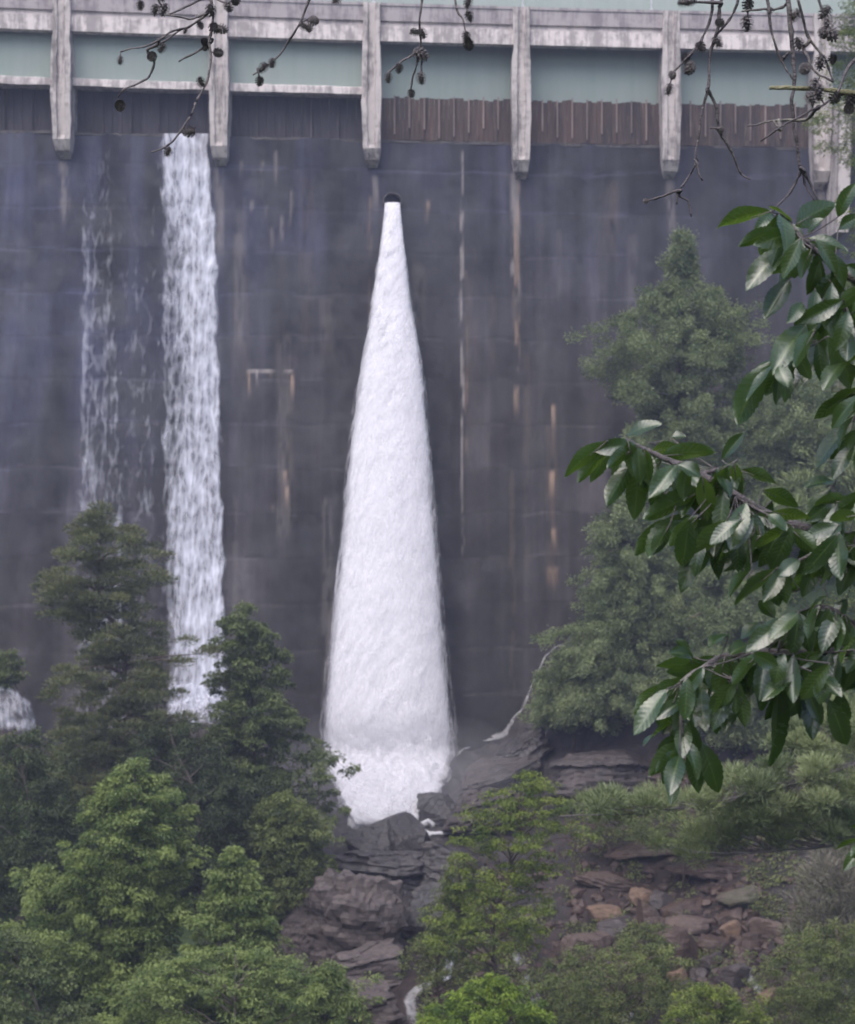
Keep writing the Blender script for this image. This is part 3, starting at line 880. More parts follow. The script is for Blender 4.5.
def rock(name, label, px, py, w, h, mat, seed, group=None, depth=0.85, tilt=0.0, planes=8, big=False, sink=0.3, cat='rock', d=None, lean=0.0, rough=0.05, push=0.3, layers=0.0):
    """an angular stone: the ball of directions cut by random planes, then weathered"""
    D, fc = ICO5 if big else ICO4
    r = np.random.default_rng(seed)
    n = r.normal(size=(planes, 3)); n /= np.linalg.norm(n, axis=1)[:, None]
    n = np.concatenate([n, [[0, 0, 1], [0, 0, -1]]]); n[-2] += r.normal(size=3) * 0.15; n /= np.linalg.norm(n, axis=1)[:, None]
    k = np.concatenate([r.uniform(0.72, 1.0, planes), [0.8, 0.8]])
    dots = np.maximum(D @ n.T, 1e-3)
    q = k[None] / dots
    p_ = 60.0
    R = (np.sum(q ** -p_, axis=1)) ** (-1 / p_)
    R = np.minimum(R, 1.35)
    V = D * R[:, None]
    V = V * (1 + rough * fbm(V * 2.2 + seed, 4, seed)[:, None]) + 0.4 * rough * D * fbm(V * [1.5, 1.5, 6.0] + seed, 3, seed + 3)[:, None]
    if layers:
        zl = V[:, 2] * 5 + 0.8 * fbm(V * 1.1 + seed, 3, seed + 7); st = np.floor(zl); fr = zl - st
        V[:, :2] *= (1 + layers * (_hash(st.astype(np.int64), 0 * st.astype(np.int64) + seed, 0 * st.astype(np.int64), 3) - 0.5) * 1.6 - layers * 0.5 * sstep(0.8, 1.0, fr) - layers * 0.3 * sstep(0.15, 0.0, fr))[:, None]
    if big: V = V * (1 + 0.022 * fbm(V * 9 + seed, 3, seed + 11)[:, None])
    V /= np.abs(V).max(0)
    dd = hit(px, py + h / 2 * 0.9)[1] + (0 if d is None else d); hw, hh = w / 2 / F * dd, h / 2 / F * dd
    V = V * [hw, hw * depth, hh * (1 + sink)]
    V[:, 0] += V[:, 2] * lean
    a = math.radians(tilt); ca, sa = math.cos(a), math.sin(a)
    V = np.c_[V[:, 0] * ca - V[:, 2] * sa, V[:, 1], V[:, 0] * sa + V[:, 2] * ca]
    cen = at(px, py, dd + hw * depth * push)
    cen[2] -= hh * sink
    me = mesh(name, V + [0, 0, 0], [fc], M[mat], False)
    me.polygons.foreach_set('use_smooth', np.zeros(len(fc), bool))
    return tag(link(name, me, None, Vector(cen)), label, cat, group)


BG = 'boulders heaped on the talus slope'
for i, (px, py, w, h, mt, lb, tilt, dp) in enumerate([
    (640, 897, 30, 22, 'rock_tan', 'tan wedge shaped boulder at the upper edge of the talus heap', 25, 0.8),
    (606, 912, 40, 13, 'rock_tan', 'flat orange tan slab at the left end of the heap', -5, 0.8),
    (649, 917, 24, 40, 'rock_brown', 'tall brown slab leaning upright in the middle of the heap', 12, 0.8),
    (686, 908, 52, 17, 'rock_brown', 'flat brown slab lying on top of another flat slab', 8, 0.7),
    (690, 923, 54, 15, 'rock_pink', 'long pinkish slab under the flat brown one', 3, 0.7),
    (738, 897, 48, 18, 'rock_moss', 'mossy dark slab alone above the right of the heap', 12, 0.8),
    (768, 931, 44, 28, 'rock_pink', 'grey pink dome shaped boulder at the right end of the heap', -8, 0.8),
    (590, 948, 62, 32, 'rock_pink', 'large rounded pinkish boulder beside the olive bush', 4, 0.8),
    (679, 950, 54, 50, 'rock_brown', 'biggest brown boulder with sharp facets at the centre of the heap', 15, 0.7),
    (711, 945, 38, 19, 'rock_brown', 'flat oval brown stone right of the biggest boulder', -4, 0.8),
    (731, 932, 28, 20, 'rock_tan', 'small tan stone tilted above the oval one', 28, 0.8),
    (747, 943, 24, 28, 'rock_brown', 'upright brown stone between tan stone and pink dome', -25, 0.8),
    (743, 957, 30, 14, 'rock_pink', 'thin pinkish slab under the upright brown stone', -3, 0.8),
    (733, 973, 40, 22, 'rock_black', 'dark oval boulder over the glint of water', 14, 0.8),
    (677, 977, 22, 21, 'rock_tan', 'blocky orange stone below the biggest boulder', 6, 0.9),
    (720, 1006, 28, 20, 'rock_pink', 'pinkish stone near the lower edge beside the water', -10, 0.8),
    (765, 998, 34, 16, 'rock_tan', 'orange slab beside the lower right bush', 10, 0.8),
    (732, 917, 32, 16, 'rock_brown', 'brown stone wedged left of the pink dome', 14, 0.8),
    (777, 955, 20, 12, 'rock_brown', 'small brown stone under the pink dome', -8, 0.8),
    (614, 926, 40, 18, 'rock_black', 'dark stone in shade under the orange tan slab', 5, 0.8),
    (690, 990, 26, 18, 'rock_black', 'dark grey stone right below the blocky orange one', 4, 0.8),
    (711, 1021, 20, 14, 'rock_pink', 'half hidden stone cut by the lower edge of the picture', 0, 0.8),
    (626, 1021, 26, 16, 'rock_pale', 'pale whitish stone among the olive bushes', 0, 0.8),
    (482, 957, 26, 22, 'rock_pink', 'pinkish stone behind the sapling trunk', 5, 0.8),
    (660, 900, 30, 20, 'rock_black', 'dark flat stone behind the leaning slab', 12, 0.8),
    (655, 962, 30, 26, 'rock_brown', 'brown stone touching the left of the biggest boulder', -15, 0.8),
    (712, 962, 30, 18, 'rock_black', 'dark stone between oval stone and dark oval boulder', 10, 0.8),
    (700, 975, 26, 16, 'rock_black', 'small blackish stone right of the blocky orange one', -6, 0.8),
    (752, 1010, 26, 16, 'rock_brown', 'brown stone left under the orange slab by the bush', -6, 0.8),
]):
    rock('boulder', lb, px, py, w, h, mt, 100 + i, BG, dp, tilt)

rock('boulder', 'black pointed boulder at the foot of the white jet', 382, 839, 92, 40, 'rock_dark', 301, None, 0.7, 20, 9, True, push=0.1, rough=0.03)
rock('boulder', 'black rounded boulder right behind the pointed one', 410, 841, 54, 30, 'rock_dark', 302, None, 0.7, -10, 10, True, push=0.1)
rock('rock_ledge', 'long flat black ledge under the pointed boulder', 388, 866, 120, 34, 'rock_dark', 303, None, 0.6, -3, 9, True, cat='rock ledge', push=0.1, layers=0.16)
rock('rock_ledge', 'black layered ledge running right behind the sapling', 448, 868, 110, 52, 'rock_dark', 304, None, 0.6, -6, 10, True, cat='rock ledge', push=0.1, layers=0.16)
rock('rock_ledge', 'dark shaded rock face below the layered ledge', 432, 915, 80, 70, 'rock_dark', 305, None, 0.6, 0, 10, True, cat='rock ledge', push=0.1, layers=0.16)
rock('rock_outcrop', 'big reddish grey outcrop with rounded top below the black ledge', 357, 915, 112, 92, 'rock_red', 306, None, 0.6, -6, 9, True, cat='rock outcrop', push=0.1, rough=0.10, layers=0.16)
rock('rock_outcrop', 'pale ledge with a dark crack under the big outcrop', 356, 968, 104, 44, 'rock_red', 312, None, 0.6, 14, 9, True, cat='rock outcrop', push=0.1, rough=0.07, layers=0.16)
rock('rock_outcrop', 'lowest reddish block of the outcrop above the bottom edge', 362, 1006, 108, 50, 'rock_red', 308, None, 0.6, 4, 9, True, cat='rock outcrop', push=0.1, rough=0.10, layers=0.16)
rock('rock_outcrop', 'left shoulder of the reddish outcrop half behind leaves', 307, 930, 66, 84, 'rock_red', 309, None, 0.7, -18, 9, True, cat='rock outcrop', push=0.1, rough=0.10, layers=0.16)
rock('rock_slab', 'dark sloping slab of bedrock right of the jet', 490, 776, 110, 34, 'rock_black', 310, None, 0.8, 17, 8, True, cat='rock slab', push=0.1, rough=0.04, layers=0.16)
rock('rock_slab', 'lower dark slab of bedrock sloping down behind the yellow green sapling', 478, 806, 104, 40, 'rock_black', 320, None, 0.8, 20, 8, True, push=0.1, rough=0.08, layers=0.16)
rock('rock_slab', 'dark slab of bedrock at the top of the slope under the rivulet', 520, 752, 74, 34, 'rock_dark', 321, None, 0.8, 28, 8, True, push=0.1, rough=0.08, layers=0.16)
rock('rock_ledge', 'thin reddish dark ledge under the pine limb at the head of the talus', 650, 848, 96, 14, 'rock_brown', 322, None, 0.5, 3, 8, True, cat='rock ledge', push=0.1, layers=0.07)
rock('rock_ledge', 'second thin dark ledge below the reddish one at the head of the talus', 712, 866, 96, 13, 'rock_brown', 323, None, 0.5, -2, 8, True, cat='rock ledge', push=0.1, layers=0.07)
rock('rock_ledge', 'dark tilted ledge left of the tan wedge boulder', 606, 878, 66, 15, 'rock_brown', 324, None, 0.5, -12, 8, True, cat='rock ledge', push=0.1, layers=0.07)
rock('rock_slab', 'black knobbly rock between the jet and the sloping slab', 440, 806, 46, 40, 'rock_dark', 311, None, 0.8, 24, 10, True, cat='rock slab', push=0.1, layers=0.16)
rock('rock_ledge', 'dark horizontal ledge under the hemlocks on the right slope', 612, 772, 130, 44, 'rock_black', 313, None, 0.5, 2, 10, True, cat='rock ledge', push=0.1, layers=0.16)
rock('rock_ledge', 'brown ledge with a reddish patch right of the dark ledge', 690, 770, 90, 50, 'rock_brown', 314, None, 0.5, -3, 10, True, cat='rock ledge', push=0.1, layers=0.16)
rock('rock_ledge', 'tan rock face showing between leaves high on the right slope', 697, 630, 56, 36, 'rock_tan', 315, None, 0.5, 4, 9, True, cat='rock ledge', push=0.1, layers=0.16)
rock('boulder', 'round grey boulder washed by white water at the left edge', 6, 712, 62, 50, 'rock_red', 316, None, 0.8, -15, 9, True, push=0.1)


def rubble():
    bv, bf = ico_dirs(1); bv2 = ico_dirs(3)
    V, Fc, n = [], [], 0
    r = np.random.default_rng(5)
    for _ in range(1500):
        px, py = r.uniform(560, 800), r.uniform(835, 1024)
        if r.uniform() < 0.35: px, py = r.uniform(420, 560), r.uniform(850, 1024)
        p = hit(px, py); s = r.uniform(0.05, 0.13) * (3.2 if r.uniform() < 0.12 else 1)
        q = bv * r.uniform(0.5, 1.0, (1, 3)) * s * (1 + 0.3 * r.normal(size=(len(bv), 1)))
        V.append(q + p + [0, 0, s * 0.2]); Fc.append(bf + n); n += len(bv)
    for _ in range(420):
        px, py = 695 + r.normal() * 62, 945 + r.normal() * 38
        p = hit(px, py); s = r.uniform(0.12, 0.32)
        d_ = r.normal(size=(7, 3)); d_ /= np.linalg.norm(d_, axis=1)[:, None]
        b2, f2 = bv2
        q = b2 * np.min(r.uniform(0.6, 1.0, 7)[None] / np.maximum(b2 @ d_.T, 0.62), axis=1)[:, None] * [s, s * r.uniform(0.6, 1), s * r.uniform(0.35, 0.75)]
        a_ = r.normal() * 0.35; q = np.c_[q[:, 0] * math.cos(a_) - q[:, 2] * math.sin(a_), q[:, 1], q[:, 0] * math.sin(a_) + q[:, 2] * math.cos(a_)]
        V.append(q + p + [0, 0, s * 0.12]); Fc.append(f2 + n); n += len(b2)
    me = mesh('rubble', np.concatenate(V), [np.concatenate(Fc)], M['rock_brown'])
    tag(link('rubble', me), 'loose brown stones and grit scattered over the talus slope', 'rubble', kind='stuff')


rubble()


def washed():
    """white water draped over the grey boulder at the left edge"""
    V, U, Dn = [], [], []
    for v in np.linspace(0, 1, 24):
        for u in np.linspace(0, 1, 16):
            px = -8 + 44 * u + 6 * v; py = 684 + 52 * v + 22 * u * u * (1 - v)
            V.append(at(px, py, 78.7 + 1.2 * u * u)); U.append((u * 2.2, v * 2.4)); Dn.append(0.8 * float(sstep(0, 0.2, v + 0.1) * sstep(1, 0.75, v) * sstep(1.0, 0.85, u)))
    V = np.array(V); V[:, 1] -= 0.25 * fbm(V * 1.4, 4, 6)
    me = mesh('stream', V, grid_faces(16, 24), M['lace'], True, {'dens': np.array(Dn) * 0.85, 'grey': np.full(len(V), 0.8)}, uv=np.array(U))
    tag(link('stream', me), 'sheet of white water sliding over the round boulder', 'white water', kind='structure')


washed()


# ---------------------------------------------------------------- trees
def blades(pos, dr, nm, ln, wd, fold=0.25, droop=0.15):
    """one folded four cornered leaf per row"""
    dr = dr / (np.linalg.norm(dr, axis=1)[:, None] + 1e-9)
    sd = np.cross(dr, nm); sd /= np.linalg.norm(sd, axis=1)[:, None] + 1e-9
    up = np.cross(sd, dr)
    L, W = ln[:, None], wd[:, None]
    a = pos; b = pos + dr * L * 0.5 + sd * W * 0.5 + up * W * fold; c = pos + dr * L - up * L * droop; e = pos + dr * L * 0.5 - sd * W * 0.5 + up * W * fold
    V = np.stack([a, b, c, e], 1).reshape(-1, 3)
    n = len(pos); f = np.arange(n * 4).reshape(n, 4)
    return V, f


def unit(r, n):
    v = r.normal(size=(n, 3)); return v / np.linalg.norm(v, axis=1)[:, None]


def crown_clumps(r, rows, n, surf=0.4, lump=0.35, seed=0, depth=1.0):
    """rows (z, centre x, radius), bottom to top: clump centres spread through that body"""
    rows = np.array(rows, float); rows = rows[np.argsort(rows[:, 0])]
    zg = np.linspace(rows[0, 0], rows[-1, 0], 200); rg = np.interp(zg, rows[:, 0], rows[:, 2])
    w = rg + 0.10 * rg.max(); w /= w.sum()
    z = r.choice(zg, n, p=w) + r.uniform(-0.5, 0.5, n) * (zg[1] - zg[0])
    rad = np.interp(z, rows[:, 0], rows[:, 2]); cx = np.interp(z, rows[:, 0], rows[:, 1])
    th = r.uniform(0, 2 * math.pi, n)
    lm = 1 + lump * vnoise(np.c_[np.cos(th) * 1.5 + seed, np.sin(th) * 1.5, z * 0.55], seed)
    lm = lm + 0.7 * lump * vnoise(np.c_[np.cos(th) * 3.5 + seed, np.sin(th) * 3.5, z * 1.3], seed + 50)
    q = r.uniform(0, 1, n) ** surf * np.where(r.uniform(size=n) < 0.10, r.uniform(1.0, 1.25, n), 1.0)
    d = rad * lm * q
    return np.c_[cx + d * np.cos(th), d * np.sin(th) * depth, z], np.c_[np.cos(th), np.sin(th), 0 * th], q


def foliage(r, C, out, cr, per, style, ln, wd, flat=0.7, upb=0.7):
    n = len(C); rep = np.repeat(np.arange(n), per); N = len(rep)
    sc = r.uniform(0.6, 1.25, n)[rep][:, None]
    u = unit(r, N); u[:, 2] = np.abs(u[:, 2]) * np.where(r.uniform(size=N) < 0.75, 1, -1)
    q = r.uniform(0, 1, N)[:, None] ** 0.45
    off = u * q * cr * sc * [1, 1, flat]
    if style == 'spray':                                            # flat sprays that hang outwards
        s = r.uniform(-1, 1, N)[:, None] * cr * sc
        side = np.cross(out[rep], [0, 0, 1.0])
        along = r.uniform(-0.9, 1.15, N)[:, None] * cr * sc
        off = out[rep] * along + side * s * 0.75 * (1 - 0.35 * np.abs(along) / cr) + np.c_[0 * s, 0 * s, -0.15 * np.abs(along) + 0.30 * r.normal(size=(N, 1)) * cr]
    pos = C[rep] + off
    jit = unit(r, N)
    if style == 'leaf':
        nm = u * 0.6 + [0, 0, upb] + jit * 0.8
        dr = u * [1, 1, 0.25] + out[rep] * 0.4 + jit * 0.6 + [0, 0, -0.25]
    elif style == 'spray':
        nm = np.array([[0, -0.0, 0.8]]) + jit * 0.9
        dr = out[rep] * 0.6 + jit * 0.8 + [0, 0, 0.30]
    else:                                                           # needles: radiating tufts
        nm = jit
        dr = u * 0.9 + out[rep] * 0.35 + [0, 0, 0.45] + unit(r, N) * 0.5
    L = ln * r.uniform(0.65, 1.25, N); W = wd * r.uniform(0.7, 1.2, N)
    V, f = blades(pos, dr, nm, L, W, 0.0 if style == 'needle' else 0.22, 0.1 if style == 'needle' else 0.2)
    t = np.clip(0.48 + 0.30 * r.normal(size=n)[rep] + 0.12 * r.normal(size=N) + 0.25 * (u[:, 2]), 0, 1)  # tint also rises with each leaf's upward direction within its clump
    return V, f, np.repeat(t, 4)


def tree(name, label, cat, rows, d, style, mat, n, per, cr, ln, wd, seed, group=None, bark='bark', trunk_r=0.16, flat=0.7, surf=0.4, lump=0.35, trunk_px=None, limbs=40, base=None, extra_rows=None, ground_px=None, depth=1.0):
    r = np.random.default_rng(seed)
    W = [(at(0, y, d)[2], at((a + b) / 2, y, d)[0], (b - a) / 2 / F * d) for y, a, b in rows]
    bx = at(trunk_px if trunk_px else (rows[-1][1] + rows[-1][2]) / 2, 0, d)[0]
    bz = tz(bx, d) - 0.1
    org = np.array([bx, d, bz])
    ro = root(name, org, label, cat, group)
    loc = [(z - bz, x - bx, max(q - cr * 0.55, 0.05)) for z, x, q in W]
    loc = [l for l in loc if l[0] > 0.3]
    C, out, q = crown_clumps(r, loc, n, surf, lump, seed, depth)
    V, f, t = foliage(r, C, out, cr, per, style, ln, wd, flat)
    link('crown', mesh('crown', V, [f], M[mat], False, {'tint': t}), ro)
    L = np.array(sorted(loc)); top = L[-1]
    zz = np.concatenate([[0], np.linspace(max(0.5, L[0, 0] * 0.6), top[0] * 0.985, 12)])
    xx = np.where(zz < L[0, 0], L[0, 1] * zz / max(L[0, 0], 0.1), np.interp(zz, L[:, 0], L[:, 1]))
    wob = 0.10 * fbm(np.c_[zz * 0.4, zz * 0 + seed, zz * 0], 2, seed)
    tp = np.c_[xx + wob, wob[::-1] * 0.6, zz]
    m = MB(); m.tube(tp, trunk_r * (1 - 0.9 * zz / top[0]) + 0.012, 7, 0.06)
    for i in r.choice(n, min(limbs, n), replace=False):
        c = C[i]; rr = math.hypot(c[0] - np.interp(c[2], zz, tp[:, 0]), c[1])
        z0 = max(0.4, c[2] - rr * (0.55 if style == 'leaf' else 0.12)); p0 = np.array([np.interp(z0, zz, tp[:, 0]), np.interp(z0, zz, tp[:, 1]), z0])
        mid = p0 * 0.45 + c * 0.55 + r.normal(size=3) * 0.10 * rr + [0, 0, 0.08 * rr]
        r0 = min(trunk_r * 0.42, 0.018 + 0.018 * rr)
        m.tube(smooth_line([p0, mid, c], 3), np.linspace(r0, 0.008, len(smooth_line([p0, mid, c], 3))), 5)
    m.build('trunk', M[bark], ro, (0, 0, 0), True)
    return ro


LG = 'trees on the left bank below the dam'
RG = 'trees on the right slope below the dam'
tree('pine_tree', 'tall dark pine with layered crown in front of the left spills', 'tree',
     [(508, 88, 116), (528, 64, 140), (552, 42, 160), (575, 28, 168), (600, 12, 170), (614, 24, 160), (624, 70, 150), (638, 66, 196), (660, 50, 202), (690, 60, 192), (720, 40, 196), (745, 28, 198), (780, 12, 205), (820, 10, 210), (860, 20, 200)], 72, 'needle', 'pine', 560, 180, 0.52, 0.19, 0.045, 1, LG, 'bark', 0.19, 0.42, 0.57, 0.60, 110, 60)
tree('broadleaf_tree', 'dark broadleaf tree with narrow top right of the tall pine', 'tree',
     [(608, 225, 252), (620, 214, 262), (650, 212, 278), (680, 205, 290), (710, 205, 296), (735, 200, 305), (760, 195, 325), (790, 190, 334), (820, 190, 330), (860, 200, 320)], 73, 'leaf', 'broad', 612, 90, 0.37, 0.148, 0.094, 2, LG, 'bark_grey', 0.17, 0.7, 0.52, 0.55, 258)
tree('maple_tree', 'bright green broad tree with pointed top nearest on the left', 'tree',
     [(764, 126, 146), (785, 98, 168), (815, 72, 190), (845, 52, 190), (880, 40, 190), (920, 30, 200), (960, 22, 205), (1000, 20, 215), (1060, 20, 220)], 58, 'leaf', 'maple', 748, 95, 0.36, 0.131, 0.090, 3, LG, 'bark_grey', 0.18, 0.72, 0.50, 0.58, 118)
tree('broadleaf_tree', 'rounded medium green tree between the jet and the bright broad tree', 'tree',
     [(796, 272, 298), (815, 248, 322), (840, 236, 338), (865, 234, 342), (890, 240, 338), (915, 262, 318)], 68, 'leaf', 'olive', 374, 71, 0.33, 0.115, 0.078, 4, LG, 'bark_grey', 0.12, 0.7, 0.52, 0.55, 285)
tree('broadleaf_tree', 'light green young tree with leafy spire right of the bright broad tree', 'tree',
     [(852, 226, 244), (875, 206, 258), (905, 196, 276), (935, 190, 288), (965, 175, 292), (1000, 165, 295), (1050, 160, 300)], 56.5, 'leaf', 'maple', 459, 90, 0.33, 0.131, 0.090, 5, LG, 'bark_grey', 0.12, 0.7, 0.50, 0.58, 235)
tree('shrub', 'low yellow green shrub spreading along the bottom edge on the left', 'shrub',
     [(952, 200, 270), (965, 130, 345), (985, 100, 372), (1010, 95, 378), (1050, 90, 380)], 53, 'leaf', 'maple', 391, 57, 0.31, 0.115, 0.078, 6, None, 'bark_grey', 0.08, 0.6, 0.4, 0.4, 240, depth=0.5)
tree('shrub', 'small bright green sprig standing at the bottom edge left of the outcrop', 'shrub',
     [(964, 318, 334), (985, 308, 350), (1010, 300, 366), (1040, 300, 370)], 52.5, 'leaf', 'maple', 102, 57, 0.27, 0.107, 0.070, 7, None, 'bark_grey', 0.05, 0.7, 0.4, 0.35, 330)
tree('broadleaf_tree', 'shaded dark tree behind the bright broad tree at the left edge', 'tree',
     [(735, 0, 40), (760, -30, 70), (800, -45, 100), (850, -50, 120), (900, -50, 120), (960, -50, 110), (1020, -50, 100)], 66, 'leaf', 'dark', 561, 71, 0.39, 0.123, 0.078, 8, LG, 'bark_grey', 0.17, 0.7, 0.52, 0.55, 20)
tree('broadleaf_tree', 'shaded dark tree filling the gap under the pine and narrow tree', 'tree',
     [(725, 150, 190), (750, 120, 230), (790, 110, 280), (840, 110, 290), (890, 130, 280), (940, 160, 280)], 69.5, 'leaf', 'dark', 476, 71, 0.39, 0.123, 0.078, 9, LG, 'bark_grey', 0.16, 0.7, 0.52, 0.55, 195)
tree('shrub', 'dull green shrub in the bottom left corner', 'shrub',
     [(930, -10, 20), (950, -20, 50), (980, -30, 85), (1010, -30, 110), (1050, -30, 120)], 55, 'leaf', 'broad', 221, 66, 0.33, 0.115, 0.078, 10, None, 'bark_grey', 0.08, 0.7, 0.4, 0.35, 20)
tree('shrub', 'small hazy bush above the washed boulder at the left edge', 'shrub',
     [(652, -5, 18), (665, -12, 26), (680, -16, 26), (692, -20, 10)], 82, 'leaf', 'broad', 85, 66, 0.31, 0.115, 0.078, 11, None, 'bark_grey', 0.06, 0.7, 0.4, 0.35, 0)
# in front of the rocks
tree('sapling', 'airy yellow green sapling with thin trunk in the middle foreground', 'tree',
     [(772, 520, 540), (790, 478, 560), (815, 470, 592), (835, 448, 600), (855, 440, 580), (880, 445, 570), (905, 430, 565), (930, 420, 560), (950, 440, 555)], 57, 'leaf', 'yellow', 391, 43, 0.28, 0.098, 0.066, 12, None, 'bark', 0.07, 0.5, 0.5, 0.55, 490, 70)
tree('sapling', 'lower olive sapling left of the airy yellow green one', 'tree',
     [(855, 450, 470), (880, 430, 490), (905, 425, 500), (930, 405, 490), (955, 395, 480), (980, 400, 470)], 58.5, 'leaf', 'olive', 204, 47, 0.28, 0.098, 0.066, 13, None, 'bark', 0.05, 0.55, 0.5, 0.5, 450, 40)
tree('shrub', 'lime green bush glowing at the bottom edge in the middle', 'shrub',
     [(980, 480, 505), (992, 450, 535), (1008, 430, 552), (1040, 420, 560)], 50, 'leaf', 'lime', 187, 76, 0.25, 0.098, 0.070, 14, None, 'bark', 0.05, 0.7, 0.4, 0.3, 490)
tree('shrub', 'olive green bush spreading below the large pinkish boulder', 'shrub',
     [(950, 570, 690), (965, 545, 700), (985, 540, 700), (1010, 540, 690), (1050, 540, 690)], 55, 'leaf', 'olive', 323, 57, 0.28, 0.090, 0.062, 15, None, 'bark', 0.05, 0.6, 0.42, 0.45, 610, depth=0.6)
tree('shrub', 'low leafy shrub among the stones beside the large pinkish boulder', 'shrub',
     [(925, 640, 665), (938, 620, 672), (955, 615, 675), (975, 612, 660)], 60, 'leaf', 'olive', 76, 47, 0.25, 0.090, 0.062, 16, None, 'bark', 0.04, 0.6, 0.45, 0.4, 645)
tree('shrub', 'feathery green shrub in the bottom right corner', 'shrub',
     [(925, 815, 860), (945, 790, 890), (970, 775, 900), (1000, 745, 900), (1050, 740, 900)], 53, 'leaf', 'olive', 408, 57, 0.28, 0.098, 0.047, 17, None, 'bark', 0.05, 0.6, 0.42, 0.45, 825)
tree('bare_shrub', 'bare greyish twiggy shrub at the right edge above the corner shrub', 'shrub',
     [(850, 800, 880), (875, 785, 900), (905, 780, 900), (935, 790, 890)], 57, 'needle', 'deadtwig', 130, 70, 0.5, 0.36, 0.022, 18, None, 'bark_grey', 0.05, 0.8, 0.45, 0.4, 840, 60)
tree('sapling', 'thin dark green sapling under the pine limb right of the yellow one', 'tree',
     [(790, 590, 625), (805, 560, 660), (825, 560, 680), (840, 575, 640)], 72.5, 'leaf', 'olive', 119, 47, 0.30, 0.098, 0.062, 19, None, 'bark', 0.04, 0.5, 0.5, 0.5, 610, 30)
tree('shrub', 'light green leafy branches spreading under the bare pine limb', 'shrub',
     [(808, 640, 680), (820, 620, 720), (838, 625, 740), (852, 640, 730)], 70, 'leaf', 'olive', 110, 60, 0.32, 0.10, 0.065, 30, None, 'bark', 0.04, 0.5, 0.45, 0.5, 680, 20, depth=0.6)
tree('shrub', 'yellowish green low bush at the bottom edge between two olive bushes', 'shrub',
     [(985, 690, 720), (1000, 670, 760), (1018, 665, 775), (1050, 660, 780)], 51, 'leaf', 'yellow', 130, 60, 0.26, 0.09, 0.06, 31, None, 'bark', 0.04, 0.6, 0.45, 0.5, 720, 20, depth=0.6)
tree('shrub', 'green shrub hanging over the heap of boulders below the bare twiggy shrub', 'shrub',
     [(905, 800, 830), (920, 785, 850), (940, 778, 860), (962, 770, 850)], 58, 'leaf', 'olive', 110, 60, 0.3, 0.10, 0.06, 32, None, 'bark', 0.04, 0.6, 0.45, 0.5, 820, 20, depth=0.7)
# right slope
tree('hemlock_tree', 'tall hazy conifer with slender spire against the right of the dam', 'tree',
     [(232, 674, 688), (255, 664, 698), (283, 662, 702), (292, 640, 725), (315, 622, 742), (345, 610, 756), (380, 606, 748), (420, 604, 752), (460, 610, 770), (500, 615, 780)], 84, 'spray', 'hemlock', 985, 130, 0.51, 0.16, 0.075, 20, RG, 'bark_grey', 0.22, 0.5, 0.60, 0.70, 690, 60)
tree('hemlock_tree', 'hazy conifer lower behind the oak leaves right of the spire', 'tree',
     [(375, 790, 810), (400, 765, 840), (440, 750, 870), (490, 735, 880), (540, 725, 885), (600, 720, 890)], 82, 'spray', 'hemlock', 795, 130, 0.51, 0.16, 0.075, 21, RG, 'bark_grey', 0.2, 0.5, 0.60, 0.65, 810, 40)
tree('hemlock_tree', 'dark green hemlock leaning over the rivulet at the dam foot', 'tree',
     [(498, 612, 634), (520, 600, 660), (560, 592, 680), (600, 580, 690), (640, 562, 700), (680, 545, 690), (715, 540, 680), (745, 560, 660)], 80.5, 'spray', 'hemlock', 985, 130, 0.45, 0.15, 0.075, 22, RG, 'bark', 0.18, 0.5, 0.60, 0.65, 635, 50)
tree('hemlock_tree', 'green hemlock behind the lower oak leaves on the right slope', 'tree',
     [(560, 700, 730), (590, 680, 770), (630, 690, 800), (670, 680, 820), (710, 690, 830), (745, 710, 830)], 76, 'spray', 'hemlock', 795, 130, 0.45, 0.15, 0.075, 23, RG, 'bark', 0.18, 0.5, 0.60, 0.65, 745, 40)
tree('shrub', 'dark green shrub clinging to the slope left of the ledge', 'shrub',
     [(655, 560, 590), (675, 540, 610), (700, 530, 620), (725, 528, 620), (750, 540, 600)], 82, 'spray', 'hemlock', 244, 130, 0.41, 0.15, 0.075, 24, None, 'bark', 0.07, 0.5, 0.5, 0.4, 575)
tree('broadleaf_tree', 'pale green hazy tree rising past the bridge at the top right corner', 'tree',
     [(-20, 850, 870), (0, 838, 890), (30, 826, 900), (60, 822, 910), (100, 818, 915), (160, 830, 915), (230, 840, 915), (330, 840, 915)], 80, 'leaf', 'yellow', 510, 57, 0.43, 0.123, 0.070, 25, RG, 'bark_grey', 0.2, 0.7, 0.52, 0.75, 880)


